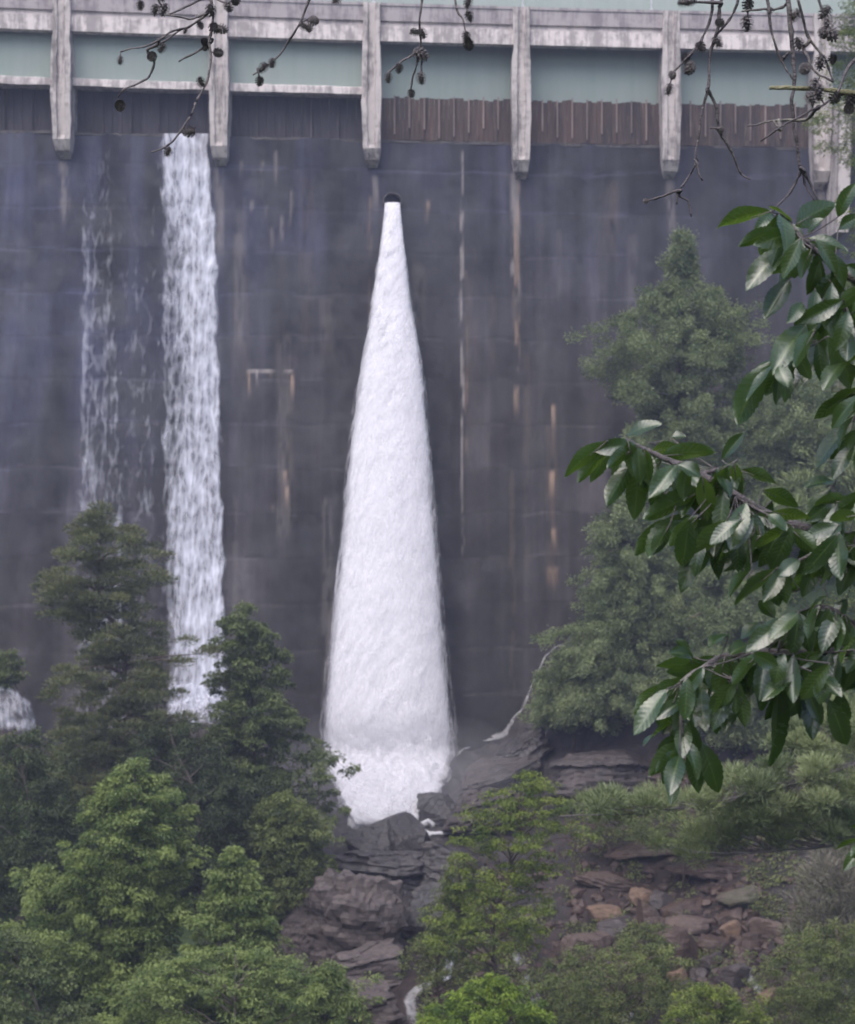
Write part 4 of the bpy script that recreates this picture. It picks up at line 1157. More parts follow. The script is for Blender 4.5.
def white_pine():
    """a pine just outside the right edge: two long limbs with soft needle tufts reach into the picture"""
    r = np.random.default_rng(44)
    d = 33.0
    bx = at(960, 0, d)[0]; bz = tz(bx, d) - 0.1
    org = np.array([bx, d, bz])
    ro = root('pine_tree', org, 'soft needled pine whose long bare limb reaches in from the right edge', 'tree')
    m = MB(); H = 26.0
    zz = np.linspace(0, H, 14)
    m.tube(np.c_[0.1 * np.sin(zz * 0.3), 0 * zz, zz], 0.26 * (1 - 0.85 * zz / H), 9, 0.05)
    m.build('trunk', M['bark_grey'], ro, (0, 0, 0), True)
    limbs = [([(960, 735, 33), (900, 752, 32.8), (850, 766, 32.5), (790, 783, 32.2), (735, 797, 32), (690, 806, 31.8), (640, 813, 31.6), (560, 815, 31.4)], 0.06,
              [(855, 745), (835, 765), (810, 770), (790, 762), (770, 788), (745, 780), (720, 790), (700, 800), (670, 803), (640, 806), (615, 806), (750, 806), (780, 802), (820, 790), (850, 788), (600, 808), (860, 730)]),
             ([(960, 800, 34), (900, 828, 33.8), (850, 842, 33.5), (790, 850, 33.2), (730, 853, 33), (690, 852, 32.8)], 0.045,
              [(855, 822), (830, 832), (800, 826), (775, 838), (750, 832), (722, 842), (700, 840), (690, 848), (740, 822), (770, 815), (800, 810), (830, 808), (850, 835), (715, 825)]),
             ([(960, 690, 34), (900, 705, 34), (850, 720, 34), (800, 735, 34)], 0.04, [(850, 708), (825, 722), (800, 735), (840, 735), (815, 745), (780, 745)])]
    for pts, r0, tufts in limbs:
        P = smooth_line(np.array([at(*p) for p in pts]) - org, 5)
        P += 0.03 * np.c_[fbm(P * 2, 2, 1), fbm(P * 2, 2, 2), fbm(P * 2, 2, 3)]
        m = MB(); m.tube(P, np.linspace(r0, 0.012, len(P)), 6, 0.08)
        C = []
        for tx, ty in tufts:
            dd = np.interp(tx, [560, 960], [pts[-1][2], pts[0][2]])
            for _ in range(6):
                c = at(tx + r.normal() * 10, ty + r.normal() * 6, dd + r.normal() * 0.45) - org
                i = int(np.argmin(np.linalg.norm(P - c, axis=1))); i = min(i + 0, len(P) - 1); j = max(0, i - 4)
                m.tube(smooth_line([P[j], (P[j] + c) / 2 + [0, 0, -0.03], c], 3), np.linspace(0.012, 0.004, 7), 4)
                C.append(c)
        b = m.build('limb', M['twig'], ro, (0, 0, 0), True)
        C = np.array(C); out = unit(r, len(C)) * [0.6, 0.6, 0.2] + [-0.5, -0.2, 0.1]
        V, f, t = foliage(r, C, out, 0.25, 190, 'needle', 0.17, 0.019, 0.7)
        link('needles', mesh('needles', V, [f], M['whitepine'], False, {'tint': t}), b)
    # crown above, out of the picture
    C, out, q = crown_clumps(r, [(21.5, 0, 3.2), (24, 0, 2.0), (26, 0, 0.4)], 120, 0.4, 0.3, 3)
    V, f, t = foliage(r, C, out, 0.5, 80, 'needle', 0.2, 0.02, 0.5)
    link('crown', mesh('crown', V, [f], M['whitepine'], False, {'tint': t}), ro)


white_pine()


def far_forest():
    r = np.random.default_rng(91)
    n = 420
    x = r.uniform(-120, 120, n); y = r.uniform(185, 250, n); z = terrain(x, y)
    C = []
    for a, b, c in zip(x, y, z):
        k = 10; th = r.uniform(0, 6.28, k); h = r.uniform(2, 9, k); q = (1 - (h - 2) / 9) * 2.6
        C.append(np.c_[a + q * np.cos(th), b + q * np.sin(th), c + h])
    C = np.concatenate(C); out = unit(r, len(C))
    V, f, t = foliage(r, C, out, 1.7, 16, 'leaf', 0.9, 0.6)
    tag(link('far_forest', mesh('far_forest', V, [f], M['broad'], False, {'tint': t})), 'hazy wooded hillside beyond the reservoir', 'forest', kind='stuff')


far_forest()


def undergrowth():
    r = np.random.default_rng(63)
    C = []
    while len(C) < 900:
        px, py = r.uniform(420, 880), r.uniform(770, 1030)
        q = fbm(np.array([[px * 0.018, py * 0.03, 0]]), 3, 14)[0]
        core = math.hypot((px - 690) / 115, (py - 930) / 75)
        if py < 880 and 590 < px < 790: core = min(core, 0.9)
        if q + 0.42 * core < 0.36: continue
        if px < 560 and py < 880: continue
        C.append(hit(px, py) + [0, 0, 0.12])
    C = np.array(C); out = unit(r, len(C)) * [1, 1, 0.2]
    V, f, t = foliage(r, C, out, 0.34, 34, 'leaf', 0.13, 0.075, 0.8)
    x = np.concatenate([r.uniform(17, 40, 1500), r.uniform(-40, -15, 900)]); y = r.uniform(56, 92, 2400)
    y = np.where(np.abs(x) * 1.0 > y * 0.22, y, np.minimum(y, 88)); k = np.where(x < 0, y < 84, y < dam_y(x) - 5) & ~((x > 0) & (x < y * 0.235) & (y < 78))
    x, y = x[k], y[k]; C2 = np.c_[x, y, terrain(x, y) + 0.3]
    V2, f2, t2 = foliage(r, C2, unit(r, len(C2)) * [1, 1, 0.2], 0.75, 46, 'leaf', 0.2, 0.12, 0.8)
    f = np.concatenate([f, f2 + len(V)]); V = np.concatenate([V, V2]); t = np.concatenate([t, t2])
    tag(link('undergrowth', mesh('undergrowth', V, [f], M['olive'], False, {'tint': t})), 'low green weeds and ferns growing between the stones of the slope', 'undergrowth', kind='stuff')


undergrowth()


# ---------------------------------------------------------------- near oak: three boughs of glossy leaves
def leaf_shape(nl=54, nc=9):
    t = np.linspace(0, 1, nl); c = np.linspace(-1, 1, nc)
    w = (t ** 0.95) * (1 - t) ** 0.9; w /= w.max()
    w = w * (1 + 0.05 * np.sin(2 * math.pi * 10 * t) * np.minimum(1, 4 * t * (1 - t) * 1.5)); w[0] = 0.03; w[-1] = 0.0
    return t, c, w


LT, LC, LW = leaf_shape()


class Leaves:
    def __init__(s): s.V, s.F, s.t, s.v, s.u, s.n = [], [], [], [], [], 0

    def add(s, base, tip, nrm, wid, r, tint):
        D = tip - base; L = np.linalg.norm(D); D = D / L
        nrm = nrm - D * (nrm @ D); nrm = nrm / (np.linalg.norm(nrm) + 1e-9); sd = np.cross(D, nrm)
        cup = r.uniform(0.12, 0.45); bend = r.uniform(0.02, 0.20); wave = r.uniform(0, 6.28); tw = r.normal() * 0.25
        T, Cc = np.meshgrid(LT, LC, indexing='ij'); Wd = (LW * wid / 2)[:, None]
        ang = tw * (T - 0.3)
        X = Cc * Wd; Z = cup * np.abs(Cc) ** 1.3 * Wd + 0.05 * wid * np.sin(T * 9 + wave) * Cc * np.abs(Cc) + bend * L * (np.sin(T * math.pi) * 0.55)
        Z = Z + 0.005 * wid * np.sin(2 * math.pi * 10 * (T - 0.14 * np.abs(Cc))) * (np.abs(Cc) > 0.1) * (1 - np.abs(Cc) * 0.4)
        X2 = X * np.cos(ang) - Z * np.sin(ang); Z2 = X * np.sin(ang) + Z * np.cos(ang)
        P = base + D * (T * L)[..., None] + sd * X2[..., None] + nrm * Z2[..., None]
        s.V.append(P.reshape(-1, 3)); s.F.append(grid_faces(len(LC), len(LT)) + s.n); s.n += P.shape[0] * P.shape[1]
        s.t.append(np.full(T.size, tint)); s.u.append(np.c_[T.ravel() - 0.14 * np.abs(Cc).ravel(), Cc.ravel()]); s.v.append(np.where(np.abs(Cc) < 0.05, 1.0, 0.0).ravel())

    def build(s, parent, org):
        me = mesh('leaves', np.concatenate(s.V) - org, [np.concatenate(s.F)], M['oak'], True, {'tint': np.concatenate(s.t), 'vein': np.concatenate(s.v)}, uv=np.concatenate(s.u))
        return link('leaves', me, parent)


def oak():
    r = np.random.default_rng(17)
    ox, oy = 2.3, 4.3
    org = np.array([ox, oy, tz(ox, oy) - 0.05])
    ro = root('oak_tree', org, 'near oak tree with large glossy wet leaves hanging in from the right edge', 'tree')
    m = MB(); m.tube(np.array([[0, 0, 0], [0.05, 0, 0.8], [0.02, 0.03, 1.8], [0.1, 0, 3.0], [0.2, 0.05, 4.5]]), [0.15, 0.115, 0.10, 0.085, 0.06], 10, 0.04)
    m.build('trunk', M['bark'], ro, (0, 0, 0), True)
    UP = {'b': (-0.1, -0.75, 0.75), 'g': (0.0, 0.85, 0.65), 'd': (0.1, -0.98, 0.05), 'm': (0.0, -0.4, 0.9)}
    boughs = [
        # upper bough
        ([(1345, 330, 4.3), (1100, 345, 4.2), (960, 320, 4.2), (880, 290, 4.2), (835, 265, 4.2), (800, 238, 4.15), (778, 215, 4.15)],
         [[(835, 265), (828, 300), (815, 330), (800, 350), (778, 366)], [(835, 265), (850, 330), (845, 360)], [(880, 290), (870, 360), (860, 395)]],
         [(772, 211, 714, 229, 'g', .9), (773, 214, 752, 234, 'b', .5), (782, 231, 736, 247, 'g', .8), (783, 234, 760, 252, 'g', .6), (787, 247, 744, 293, 'b', .9), (790, 278, 763, 321, 'b', .85),
          (805, 246, 813, 290, 'b', .8), (807, 238, 850, 252, 'b', .9), (795, 225, 838, 202, 'g', .9), (838, 217, 858, 182, 'b', .9), (815, 288, 810, 334, 'd', 1.), (829, 280, 852, 316, 'd', .9),
          (803, 303, 786, 324, 'b', .6), (806, 325, 771, 376, 'b', .9), (774, 360, 736, 426, 'g', 1.), (776, 362, 745, 402, 'b', .6), (828, 336, 851, 390, 'd', 1.1), (817, 340, 823, 385, 'd', .9),
          (793, 362, 790, 400, 'b', .6), (780, 368, 776, 406, 'd', .6), (792, 222, 768, 206, 'm', .6), (798, 232, 790, 265, 'd', .8), (815, 240, 838, 275, 'd', .9), (838, 230, 862, 215, 'b', .7),
          (830, 250, 845, 290, 'd', .9), (842, 290, 862, 330, 'g', .9), (812, 300, 835, 345, 'g', .9), (800, 328, 790, 358, 'g', .8), (835, 300, 815, 330, 'g', .8), (848, 310, 835, 352, 'd', 1.),
          (808, 235, 826, 218, 'b', .5), (800, 262, 778, 290, 'g', .8), (820, 262, 806, 296, 'd', .8), (845, 265, 870, 280, 'd', 1.), (795, 350, 812, 380, 'g', .8)]),
        # middle bough
        ([(1390, 480, 4.3), (1100, 560, 4.3), (950, 565, 4.3), (880, 552, 4.25), (840, 540, 4.25), (800, 527, 4.2), (760, 512, 4.15), (735, 495, 4.1), (700, 474, 4.1), (665, 460, 4.1), (640, 448, 4.1), (625, 440, 4.1)],
         [[(760, 512), (735, 520), (705, 515), (685, 520)], [(800, 527), (770, 535), (735, 535), (712, 538)], [(880, 552), (870, 470), (855, 415)], [(840, 540), (800, 560), (770, 570)], [(700, 474), (722, 468), (738, 460)], [(840, 540), (838, 510), (832, 486)]],
         [(607, 441, 563, 478, 'g', .9), (614, 443, 576, 484, 'g', .8), (612, 447, 589, 484, 'g', .9), (615, 444, 594, 466, 'b', .6), (626, 436, 664, 423, 'b', 1.), (671, 438, 687, 437, 'b', .4),
          (622, 448, 616, 490, 'd', 1.), (632, 460, 606, 507, 'g', .9), (640, 466, 634, 522, 'g', 1.), (660, 456, 718, 452, 'g', .9), (722, 460, 746, 432, 'b', .7), (676, 464, 703, 490, 'b', .9),
          (716, 468, 731, 499, 'b', .9), (708, 488, 640, 520, 'g', .9), (705, 486, 668, 505, 'b', .6), (718, 495, 703, 525, 'b', .8), (676, 518, 633, 557, 'g', 1.), (670, 524, 652, 556, 'g', .9),
          (704, 535, 679, 594, 'b', .8), (704, 538, 694, 578, 'b', .8), (722, 533, 719, 582, 'g', 1.1), (734, 538, 741, 560, 'b', .6), (740, 470, 778, 484, 'g', .9), (762, 490, 800, 508, 'g', .9),
          (853, 421, 815, 470, 'b', 1.), (854, 445, 831, 480, 'b', .9), (836, 482, 801, 488, 'b', .9), (752, 570, 728, 598, 'g', .8), (764, 566, 746, 594, 'b', .8), (800, 560, 776, 577, 'b', .9),
          (800, 590, 762, 602, 'g', .9), (855, 555, 820, 570, 'g', .9), (847, 598, 831, 634, 'b', .9), (828, 595, 806, 622, 'b', .8), (650, 470, 655, 515, 'd', .9), (690, 478, 668, 498, 'm', .7),
          (735, 498, 745, 535, 'd', 1.), (745, 505, 765, 545, 'g', .9), (780, 520, 775, 565, 'd', 1.), (770, 512, 812, 518, 'g', .9), (790, 528, 820, 556, 'g', 1.), (812, 532, 800, 575, 'd', 1.),
          (830, 540, 850, 580, 'g', 1.), (850, 500, 812, 505, 'g', .9), (858, 515, 828, 520, 'g', .9), (858, 530, 840, 572, 'g', 1.), (690, 520, 690, 560, 'd', .8), (660, 462, 640, 478, 'b', .5),
          (685, 470, 660, 492, 'g', .9), (650, 452, 682, 448, 'g', .8), (628, 440, 648, 470, 'd', .8), (720, 515, 700, 548, 'g', .9), (755, 530, 738, 566, 'g', .9), (700, 500, 722, 520, 'b', .6),
          (860, 395, 812, 420, 'g', .8), (858, 392, 820, 413, 'b', .5), (745, 480, 725, 505, 'd', .8), (772, 500, 758, 530, 'd', .8)]),
        # lower bough
        ([(1390, 560, 4.3), (1100, 650, 4.3), (950, 655, 4.25), (880, 650, 4.2), (840, 650, 4.2), (800, 655, 4.15), (760, 655, 4.1), (725, 660, 4.1), (700, 668, 4.05), (680, 680, 4.05)],
         [[(700, 668), (688, 700), (684, 730), (682, 755)], [(840, 650), (820, 675), (800, 688)], [(760, 655), (745, 672), (730, 690)], [(880, 650), (850, 620), (820, 606), (775, 622)]],
         [(729, 635, 708, 648, 'b', .9), (693, 657, 667, 653, 'b', .7), (741, 672, 705, 680, 'b', 1.1), (770, 626, 797, 646, 'b', 1.1), (738, 658, 757, 663, 'b', .7), (668, 688, 632, 737, 'b', .9),
          (662, 684, 633, 716, 'g', .8), (672, 706, 658, 728, 'g', .8), (702, 688, 706, 734, 'b', .9), (726, 688, 729, 722, 'b', 1.), (778, 690, 769, 768, 'd', 1.1), (806, 688, 813, 742, 'd', 1.1),
          (827, 698, 847, 746, 'd', .9), (818, 677, 843, 698, 'b', .9), (800, 672, 760, 702, 'b', .7), (680, 755, 669, 797, 'b', .9), (700, 740, 719, 794, 'd', .9), (690, 745, 699, 795, 'g', .9),
          (830, 668, 860, 692, 'b', .8), (790, 660, 800, 700, 'd', 1.1), (770, 665, 775, 705, 'd', 1.1), (752, 672, 762, 712, 'd', 1.), (840, 690, 843, 728, 'd', 1.), (815, 655, 830, 690, 'd', 1.),
          (740, 690, 745, 728, 'g', .9), (715, 692, 716, 735, 'd', .8), (690, 690, 690, 730, 'g', .8), (678, 700, 680, 740, 'g', .7), (715, 655, 690, 672, 'g', .8), (748, 645, 728, 655, 'b', .7),
          (760, 640, 790, 626, 'g', .8), (775, 618, 758, 600, 'g', .8), (700, 670, 688, 686, 'b', .6), (855, 640, 830, 660, 'g', .9), (858, 660, 842, 690, 'g', .9), (800, 610, 808, 650, 'd', 1.),
          (820, 610, 838, 655, 'd', 1.), (845, 615, 858, 660, 'g', 1.), (780, 640, 775, 680, 'd', 1.), (745, 660, 735, 694, 'd', .9), (725, 665, 715, 692, 'g', .8), (684, 732, 672, 764, 'g', .8),
          (688, 720, 700, 752, 'd', .8), (670, 690, 650, 700, 'm', .7), (760, 622, 740, 640, 'm', .7), (672, 768, 671, 806, 'g', .5), (835, 640, 812, 628, 'b', .6), (690, 655, 675, 640, 'g', .5)]),
        # small spray at the lower right edge
        ([(1390, 800, 4.3), (1100, 855, 4.2), (950, 850, 4.2), (875, 838, 4.2)], [],
         [(874, 836, 834, 850, 'g', .9), (868, 842, 842, 872, 'b', .6), (872, 842, 850, 858, 'g', .8), (878, 838, 850, 826, 'g', .7)])]
    for pts, subs, lv in boughs:
        P = np.array([at(*p) for p in pts])
        q0 = np.array([ox + 0.03, oy, P[0, 2]]); P = np.concatenate([[q0], P[1:]])
        Lm = smooth_line(P, 5)
        Lm[4:] += 0.008 * np.c_[fbm(Lm[4:] * 9, 2, 1), fbm(Lm[4:] * 9, 2, 2), fbm(Lm[4:] * 9, 2, 3)]
        m = MB(); m.tube(Lm - org, np.linspace(0.022, 0.0035, len(Lm)), 8, 0.08)
        nodes = [Lm[-int(len(Lm) * 0.75):]]
        for s in subs:
            dd = 4.2
            Q = smooth_line(np.array([at(a, b, dd + r.normal() * 0.03) for a, b in s]), 4)
            i = int(np.argmin(np.linalg.norm(Lm - Q[0], axis=1))); Q[0] = Lm[i]
            m.tube(Q - org, np.linspace(0.006, 0.0025, len(Q)), 6, 0.08); nodes.append(Q)
        ND = np.concatenate(nodes)
        lf = Leaves()
        NP = np.concatenate([np.c_[CX + n_[:, 0] / n_[:, 1] * F, CY - n_[:, 2] / n_[:, 1] * F] for n_ in nodes])
        NO = NP[(NP[:, 0] > 890) & (NP[:, 0] < 1330)]; NP = NP[(NP[:, 0] < 900)]
        for _ in range(int(len(lv) * (2.8 if len(lv) > 35 else 1.8)) if subs else 3):         # the leaves between those one can name
            q = NP[r.integers(len(NP))]; a = r.normal() * 0.55; l = r.uniform(30, 52)
            lv.append((q[0], q[1], q[0] + math.sin(a) * l - 10, q[1] + abs(math.cos(a)) * l, 'gdbgd'[r.integers(5)], r.uniform(0.7, 1.1)))
        for _ in range(90 if subs else 40):                         # the rest of the bough, past the edge of the picture
            if not len(NO): break
            q = NO[r.integers(len(NO))] + r.normal(size=2) * 14; a = r.normal() * 0.8; l = r.uniform(34, 56)
            if q[0] < 925: continue
            lv.append((q[0], q[1], q[0] + math.sin(a) * l - 6, q[1] + abs(math.cos(a)) * l, 'gdbgd'[r.integers(5)], r.uniform(0.7, 1.1)))
        for bx, by, tx, ty, kd, ws in lv:
            tx, ty = bx + (tx - bx) * 0.96, by + (ty - by) * 0.98
            dd = 4.15 + r.normal() * 0.10
            b = at(bx, by, dd); L2 = math.hypot(tx - bx, ty - by) / F * dd
            tilt = r.normal() * 0.35 + {'b': -0.35, 'g': 0.0, 'd': 0.25, 'm': -0.3}[kd]
            if kd == 'g' and abs(ty - by) < abs(tx - bx): tilt += 0.2
            t = at(tx, ty, dd + tilt * L2)
            nm = np.array(UP[kd]) + r.normal(size=3) * 0.22
            i = int(np.argmin(np.linalg.norm(ND - b, axis=1))); p = ND[i]
            if np.linalg.norm(p - b) > 0.004:
                m.tube(smooth_line([p - org, (p + b) / 2 - org + [0, 0, -0.004], b - org], 3), 0.0016, 4)
            m.tube(np.array([b, b * 0.6 + t * 0.4]) - org, [0.0016, 0.0008], 4)
            L3 = np.linalg.norm(t - b)
            lf.add(b, t, nm, max(0.036, min(0.070, L3 * 0.335)) * (0.75 + 0.35 * ws), r, float(np.clip(r.uniform(0.1, 0.8) + (0.25 if kd == 'g' else 0), 0, 1)))
        bo = m.build('bough', M['twig'], ro, (0, 0, 0), True)
        lf.build(bo, org)


oak()


# ---------------------------------------------------------------- near pine: dead twigs with small cones
def cone_mesh():
    V, Fq, n = [], [], 0
    body = ico_dirs(2)
    v = body[0] * [0.36, 0.36, 0.9]; V.append(v); T = [body[1]]; n = len(v)
    for k in range(46):
        z = -0.88 + 1.74 * k / 45; a = k * 2.39996; rr = 0.46 * math.sqrt(max(0.02, 1 - (z / 1.0) ** 2)) * (1.1 - 0.22 * z)
        c, s = math.cos(a), math.sin(a); o = np.array([c, s, 0]); sd = np.array([-s, c, 0])
        p = o * rr * 0.6 + [0, 0, z]
        w = 0.17 * (0.6 + rr)
        q = np.array([p - sd * w * 0.5, p + sd * w * 0.5, p + o * rr * 0.95 + sd * w * 0.95 + [0, 0, 0.16], p + o * rr * 0.95 + [0, 0, 0.2], p + o * rr * 0.95 - sd * w * 0.95 + [0, 0, 0.16],
                      p + o * rr * 0.5 + [0, 0, 0.04]])
        V.append(q); T.append(np.array([[0, 1, 2], [0, 2, 3], [0, 3, 4], [5, 3, 2], [5, 4, 3], [0, 5, 1], [1, 5, 2], [0, 4, 5]]) + n); n += 6
    return mesh('cone', np.concatenate(V), [np.concatenate(T)], M['cone'])


def cone_pine():
    r = np.random.default_rng(29)
    D0 = 5.0
    ox, oy = 2.55, 5.05
    org = np.array([ox, oy, tz(ox, oy) - 0.05])
    ro = root('pine_tree', org, 'near pine whose dead dark twigs with small cones hang across the top', 'tree')
    m = MB(); m.tube(np.array([[0, 0, 0], [0.03, 0, 1.2], [0, 0.02, 2.6], [0.05, 0, 4.2], [0.02, 0, 5.5]]), [0.13, 0.11, 0.10, 0.085, 0.07], 10, 0.05)
    m.build('trunk', M['bark'], ro, (0, 0, 0), True)
    cm = cone_mesh()
    trunk_at = lambda z: np.array([ox, oy, z])
    # every branch: its way in from the trunk above the picture, the twigs (places of the photograph), the cones
    BR = [
        ('a', [(1340, -140), (1000, -75), (700, -60), (430, -55), (215, -30), (211, 0)], 0.012, [
            [(211, -5), (213, 25), (209, 42), (212, 62), (207, 82), (198, 100), (190, 118), (176, 138), (165, 147), (152, 152)],
            [(212, 10), (204, 17), (190, 22), (168, 21)], [(205, 16), (190, 27), (172, 33), (160, 42), (146, 48), (121, 53)], [(160, 42), (180, 28)],
            [(146, 48), (152, 57), (148, 72), (138, 82), (124, 90), (116, 96)], [(211, 38), (195, 48), (177, 58)], [(211, -5), (226, 5), (236, 2)], [(211, -4), (190, 3), (168, 14)],
            [(160, -30), (158, -5), (161, 4)], [(142, -30), (141, 0)]],
         [(121, 61, .9, 5), (119, 104, 1.1, 40), (150, 53, 1.2, 60), (163, 49, .9, -20), (190, 132, 1.3, 75), (168, 151, 1.1, -15), (201, 82, .9, 0), (186, 32, .6, 20), (200, 25, .8, 30), (203, 38, .8, -40), (211, 10, 1.3, 10),
          (214, 28, 1.2, -50), (222, 29, 1.1, 80), (237, 3, 1.0, 30), (204, 43, .9, 0), (218, 53, 1.1, 70), (141, 6, .9, 5), (154, 7, 1.1, -10), (163, 7, 1.2, 15), (229, 8, 1.0, 45), (161, -4, .9, 0)]),
        ('b', [(1340, -160), (1000, -95), (700, -80), (430, -75), (320, -40), (311, -5)], 0.010, [
            [(311, -8), (303, 14), (296, 28), (286, 42), (276, 55), (264, 66), (252, 75)], [(272, 58), (272, 66)], [(300, 20), (310, 17)], [(258, 70), (260, 80)]],
         [(303, 24, 1.1, 60), (313, 19, 1.0, 90), (263, 66, 1.1, 30), (272, 62, .9, 0), (260, 82, 1.0, -15), (309, 26, .9, 50)]),
        ('c', [(1340, -125), (1000, -60), (700, -48), (480, -40), (426, -20), (422, 0)], 0.010, [
            [(424, -12), (420, 18), (421, 45), (422, 72)], [(421, 48), (408, 55), (398, 62), (388, 70)], [(419, 52), (413, 75), (411, 86)], [(452, -40), (456, 5), (462, 20), (467, 40)], [(470, -40), (468, 0), (467, 18)], [(420, 28), (410, 34)], [(335, -40), (337, -4)]],
         [(422, 31, 1.0, 20), (420, 53, 1.4, 65), (421, 76, 1.1, 0), (411, 90, .9, 10), (399, 66, 1.0, 10), (388, 75, 1.0, 15), (468, 4, 1.1, 0), (469, 18, 1.2, 10), (466, 37, 1.1, 0), (468, 45, 1.1, -20), (337, -2, 1.0, 60), (414, 31, .8, 60)]),
        ('d', [(1340, -60), (1000, -40), (900, -40), (790, -30), (785, -5)], 0.013, [
            [(786, -14), (790, 18), (793, 45), (794, 70), (792, 98), (795, 128), (800, 155), (803, 170), (808, 185), (815, 200)], [(803, 168), (796, 184), (788, 195), (773, 211)], [(803, 168), (812, 186), (818, 200)],
            [(767, -14), (769, 14), (772, 32), (782, 60), (791, 80)], [(782, 60), (790, 50)],
            [(740, -30), (722, 0), (718, 28), (711, 52), (709, 86), (704, 108), (700, 124), (697, 150), (693, 170), (679, 192), (688, 200), (691, 217)], [(679, 192), (665, 197), (645, 202)], [(679, 192), (676, 205)], [(695, 160), (703, 180)],
            [(709, 90), (716, 105), (722, 128), (735, 150), (744, 168), (753, 177)], [(722, 128), (712, 127)], [(742, -20), (735, 10), (724, 25), (716, 34)],
            [(713, -10), (712, 10), (704, 36), (690, 55), (672, 73)], [(690, 55), (687, 68)], [(720, 4), (690, 4), (680, 3)], [(786, 4), (770, 10), (742, 12)], [(748, -30), (748, 18)]],
         [(690, 67, 1.5, 60), (669, 89, 1.1, 5), (718, 40, 1.2, 40), (683, 4, 1.2, 85), (720, 22, 1.0, 50), (747, 22, 1.4, 0), (748, 4, 1.2, 0), (795, 15, 1.3, 50), (672, 75, .8, 60), (700, 47, 1.0, -40), (686, 57, .9, 30), (691, 3, .9, 60), (770, 11, .8, 20), (645, 202, .6, 90), (722, 128, .8, 90)]),
        ('e', [(1340, -30), (1080, -10), (960, 0), (900, 25), (868, 44)], 0.012, [
            [(868, 44), (855, 57), (846, 70), (838, 84), (827, 104), (806, 118), (779, 131), (754, 148)], [(806, 118), (780, 120), (748, 125)], [(779, 131), (773, 122)],
            [(900, 25), (860, -5), (820, -20), (797, -8), (800, 14), (809, 33), (820, 50), (827, 60), (831, 72), (833, 80)], [(806, 45), (809, 58), (816, 72), (833, 82)], [(812, -18), (818, 4), (823, 30)],
            [(900, 90), (868, 92), (850, 93), (830, 97)]],
         [(823, 15, 1.2, 30), (824, 27, 1.2, -30), (828, 37, 1.3, 60), (800, 41, 1.2, 0), (805, 68, 1.2, 80), (816, 86, 1.3, 20), (811, 100, 1.3, 0), (803, 106, 1.2, 45), (850, 98, 1.2, 0), (850, 108, 1.2, 50), (834, 57, 1.0, 0), (820, 36, 1.1, 60), (828, 104, 1.1, 30), (822, 60, 1.3, 20), (855, 97, 1.0, 0)])]
    for nm, way, r0, twigs, cones in BR:
        dd = {'a': 5.05, 'b': 5.2, 'c': 5.0, 'd': 4.9, 'e': 4.7}[nm]
        W = np.array([at(a, b, dd) for a, b in way]); W[0] = trunk_at(W[0, 2])
        W = smooth_line(W, 6); m = MB(); m.tube(W - org, np.linspace(r0 * 1.5, 0.006, len(W)), 7, 0.1)
        allp = [W]
        for k, tw in enumerate(twigs):
            Q = np.array([at(a, b, dd) for a, b in tw])
            Q[:, 1] += np.cumsum(r.normal(size=len(Q)) * 0.012)
            A = np.concatenate(allp); i = int(np.argmin(np.linalg.norm(A - Q[0], axis=1)))
            if np.linalg.norm(A[i] - Q[0]) < 0.16 or tw[0][1] < 0: Q = np.concatenate([[A[i]], Q]) if np.linalg.norm(A[i] - Q[0]) > 0.006 else Q
            Q = smooth_line(Q, 4); Q[1:] += 0.0035 * np.c_[fbm(Q[1:] * 30, 2, 5), fbm(Q[1:] * 30, 2, 6), fbm(Q[1:] * 30, 2, 7)]
            big = 0.0085 if (nm == 'd' and k == 0) else (0.0056 if nm in 'de' else 0.0044)
            m.tube(Q - org, np.linspace(big, 0.0024, len(Q)) * (1 + 0.25 * (np.arange(len(Q)) % 5 == 0)), 6, 0.1)
            allp.append(Q)
        A = np.concatenate(allp)
        stems = []
        for a, b, s, rot in cones:
            c = at(a, b, dd); i = int(np.argmin(np.hypot(A[:, 0] - c[0], A[:, 2] - c[2]))); c[1] = A[i, 1]
            stems.append((c, s, rot)); m.tube(np.array([A[i], c]) - org, 0.002, 4)
        br = m.build('branch', M['twig'], ro, (0, 0, 0), True)
        for c, s, rot in stems:
            o = link('cone', cm, br, Vector(c - org))
            k = 0.0178 * s * r.uniform(0.85, 1.1)
            o.scale = (k * 1.05, k * 1.05, k); o.rotation_euler = (math.radians(r.uniform(-25, 25)), math.radians(rot) * (1 if r.uniform() < .5 else -1) + math.pi, r.uniform(0, 6.28))
    m = MB()
    Q = smooth_line([at(905, 96, 4.7), at(870, 94, 4.7), at(845, 92, 4.7), at(815, 89, 4.72), at(790, 88, 4.72), at(770, 88, 4.75)], 5)
    m.tube(Q - org, np.linspace(0.008, 0.0055, len(Q)), 7, 0.15); m.tube(np.array([trunk_at(Q[0, 2] + 0.02), Q[0] + [0.3, 0, 0.01], Q[0]]) - org, [0.014, 0.011, 0.008], 7)
    b = m.build('branch', M['moss_twig'], ro, (0, 0, 0), True); b['label'] = 'broken stub covered with pale moss'


cone_pine()

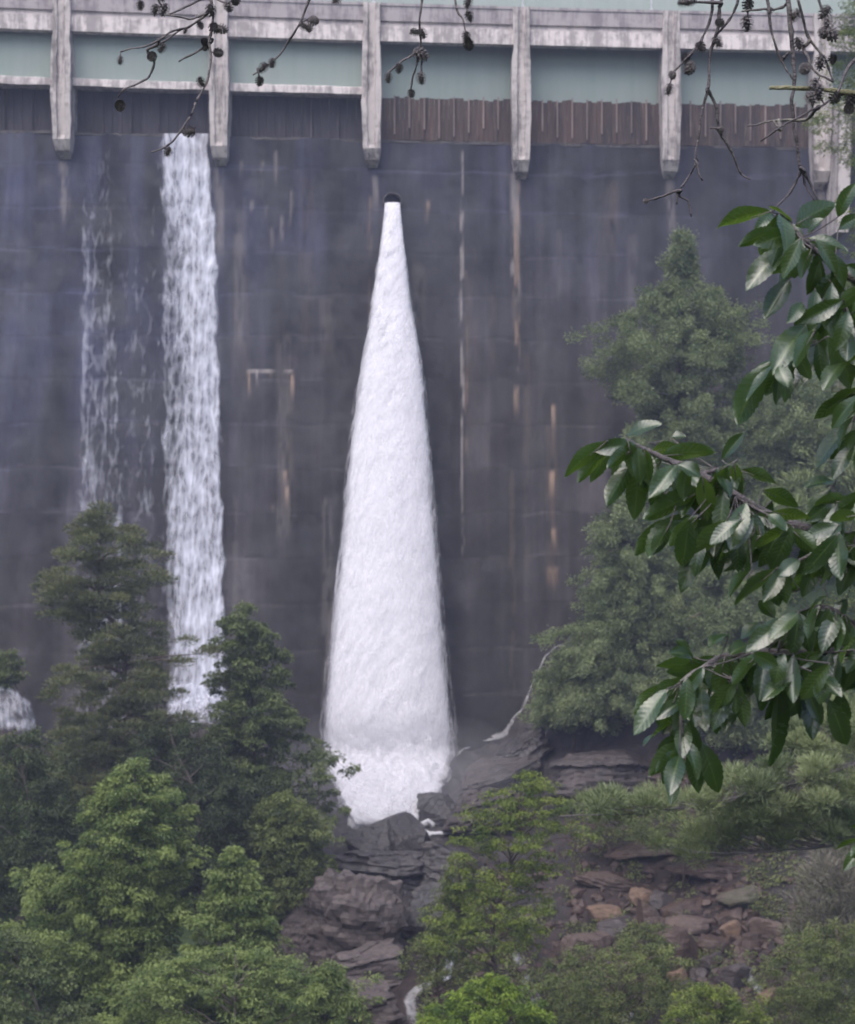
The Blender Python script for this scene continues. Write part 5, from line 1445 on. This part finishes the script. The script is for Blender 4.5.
# ---------------------------------------------------------------- air, light, camera
HB = np.array([[-262, -156, -25.5], [262, 326, 112]])
v = np.array([[HB[i, 0], HB[j, 1], HB[k, 2]] for k in (0, 1) for j in (0, 1) for i in (0, 1)])
N = NT('haze_air')
pv = N.n('VolumePrincipled'); pv.inputs['Density'].default_value = 0.00095; pv.inputs['Color'].default_value = (0.68, 0.72, 1.0, 1); pv.inputs['Anisotropy'].default_value = 0.25
N.t.links.new(pv.outputs[0], N.out.inputs['Volume'])
hz = link('haze', mesh('haze', v, [[[0, 2, 3, 1], [4, 5, 7, 6], [0, 1, 5, 4], [2, 6, 7, 3], [0, 4, 6, 2], [1, 3, 7, 5]]], N.m))
tag(hz, kind='stuff')

bv_, bf_ = ICO4
c_ = hit(392, 800)
N = NT('mist_air')
pv = N.n('VolumePrincipled'); pv.inputs['Density'].default_value = 0.03; pv.inputs['Color'].default_value = (0.93, 0.93, 0.97, 1)
N.t.links.new(pv.outputs[0], N.out.inputs['Volume'])
me = mesh('mist', bv_ * [6.2, 3.0, 3.4] * (1 + 0.25 * fbm(bv_ * 1.6, 3, 12)[:, None]) + c_ + [0, -1.0, 1.0], [bf_], N.m)
tag(link('mist', me), 'thin cloud of spray hanging round the foot of the jet', 'mist', kind='stuff')

SUN_EL, SUN_AZ = math.radians(56), math.radians(205)
w = bpy.data.worlds.new('World'); S.world = w; w.use_nodes = True
nt = w.node_tree; nt.nodes.clear()
out = nt.nodes.new('ShaderNodeOutputWorld'); bg = nt.nodes.new('ShaderNodeBackground'); sky = nt.nodes.new('ShaderNodeTexSky')
sky.sky_type = 'NISHITA'; sky.sun_disc = False; sky.sun_elevation = SUN_EL; sky.sun_rotation = SUN_AZ
sky.air_density = 1.0; sky.dust_density = 4.0; sky.ozone_density = 2.6
bg.inputs[1].default_value = 0.11
nt.links.new(sky.outputs[0], bg.inputs[0]); nt.links.new(bg.outputs[0], out.inputs[0])
sl = bpy.data.lights.new('sun', 'SUN'); sl.energy = 1.5; sl.angle = math.radians(65); sl.color = (1.0, 0.965, 0.95)
so = bpy.data.objects.new('sun', sl); COL.objects.link(so)
sd = Vector((math.sin(SUN_AZ) * math.cos(SUN_EL), math.cos(SUN_AZ) * math.cos(SUN_EL), math.sin(SUN_EL)))
so.rotation_euler = sd.to_track_quat('Z', 'Y').to_euler(); so.location = (0, -30, 60)

cd = bpy.data.cameras.new('camera'); cam = bpy.data.objects.new('camera', cd); COL.objects.link(cam)
cam.location = (0, 0, 0); cam.rotation_euler = (math.pi / 2, 0, 0)
cd.sensor_fit = 'HORIZONTAL'; cd.sensor_width = 36; cd.lens = F / 855 * 36; cd.clip_end = 3000; cd.clip_start = 0.05
cd.dof.use_dof = True; cd.dof.focus_distance = 7.0; cd.dof.aperture_fstop = cd.lens / 1000 / 0.0095
S.camera = cam

S.view_settings.view_transform = 'Standard'; S.view_settings.look = 'None'; S.view_settings.exposure = 1.12; S.view_settings.gamma = 1.0
S.view_settings.use_curve_mapping = False
S.render.engine = 'CYCLES'
c = S.cycles
c.use_denoising = True; c.max_bounces = 8; c.diffuse_bounces = 3; c.glossy_bounces = 2; c.transmission_bounces = 3; c.transparent_max_bounces = 28; c.volume_bounces = 1
c.use_adaptive_sampling = True; c.adaptive_threshold = 0.02; c.caustics_reflective = False; c.caustics_refractive = False
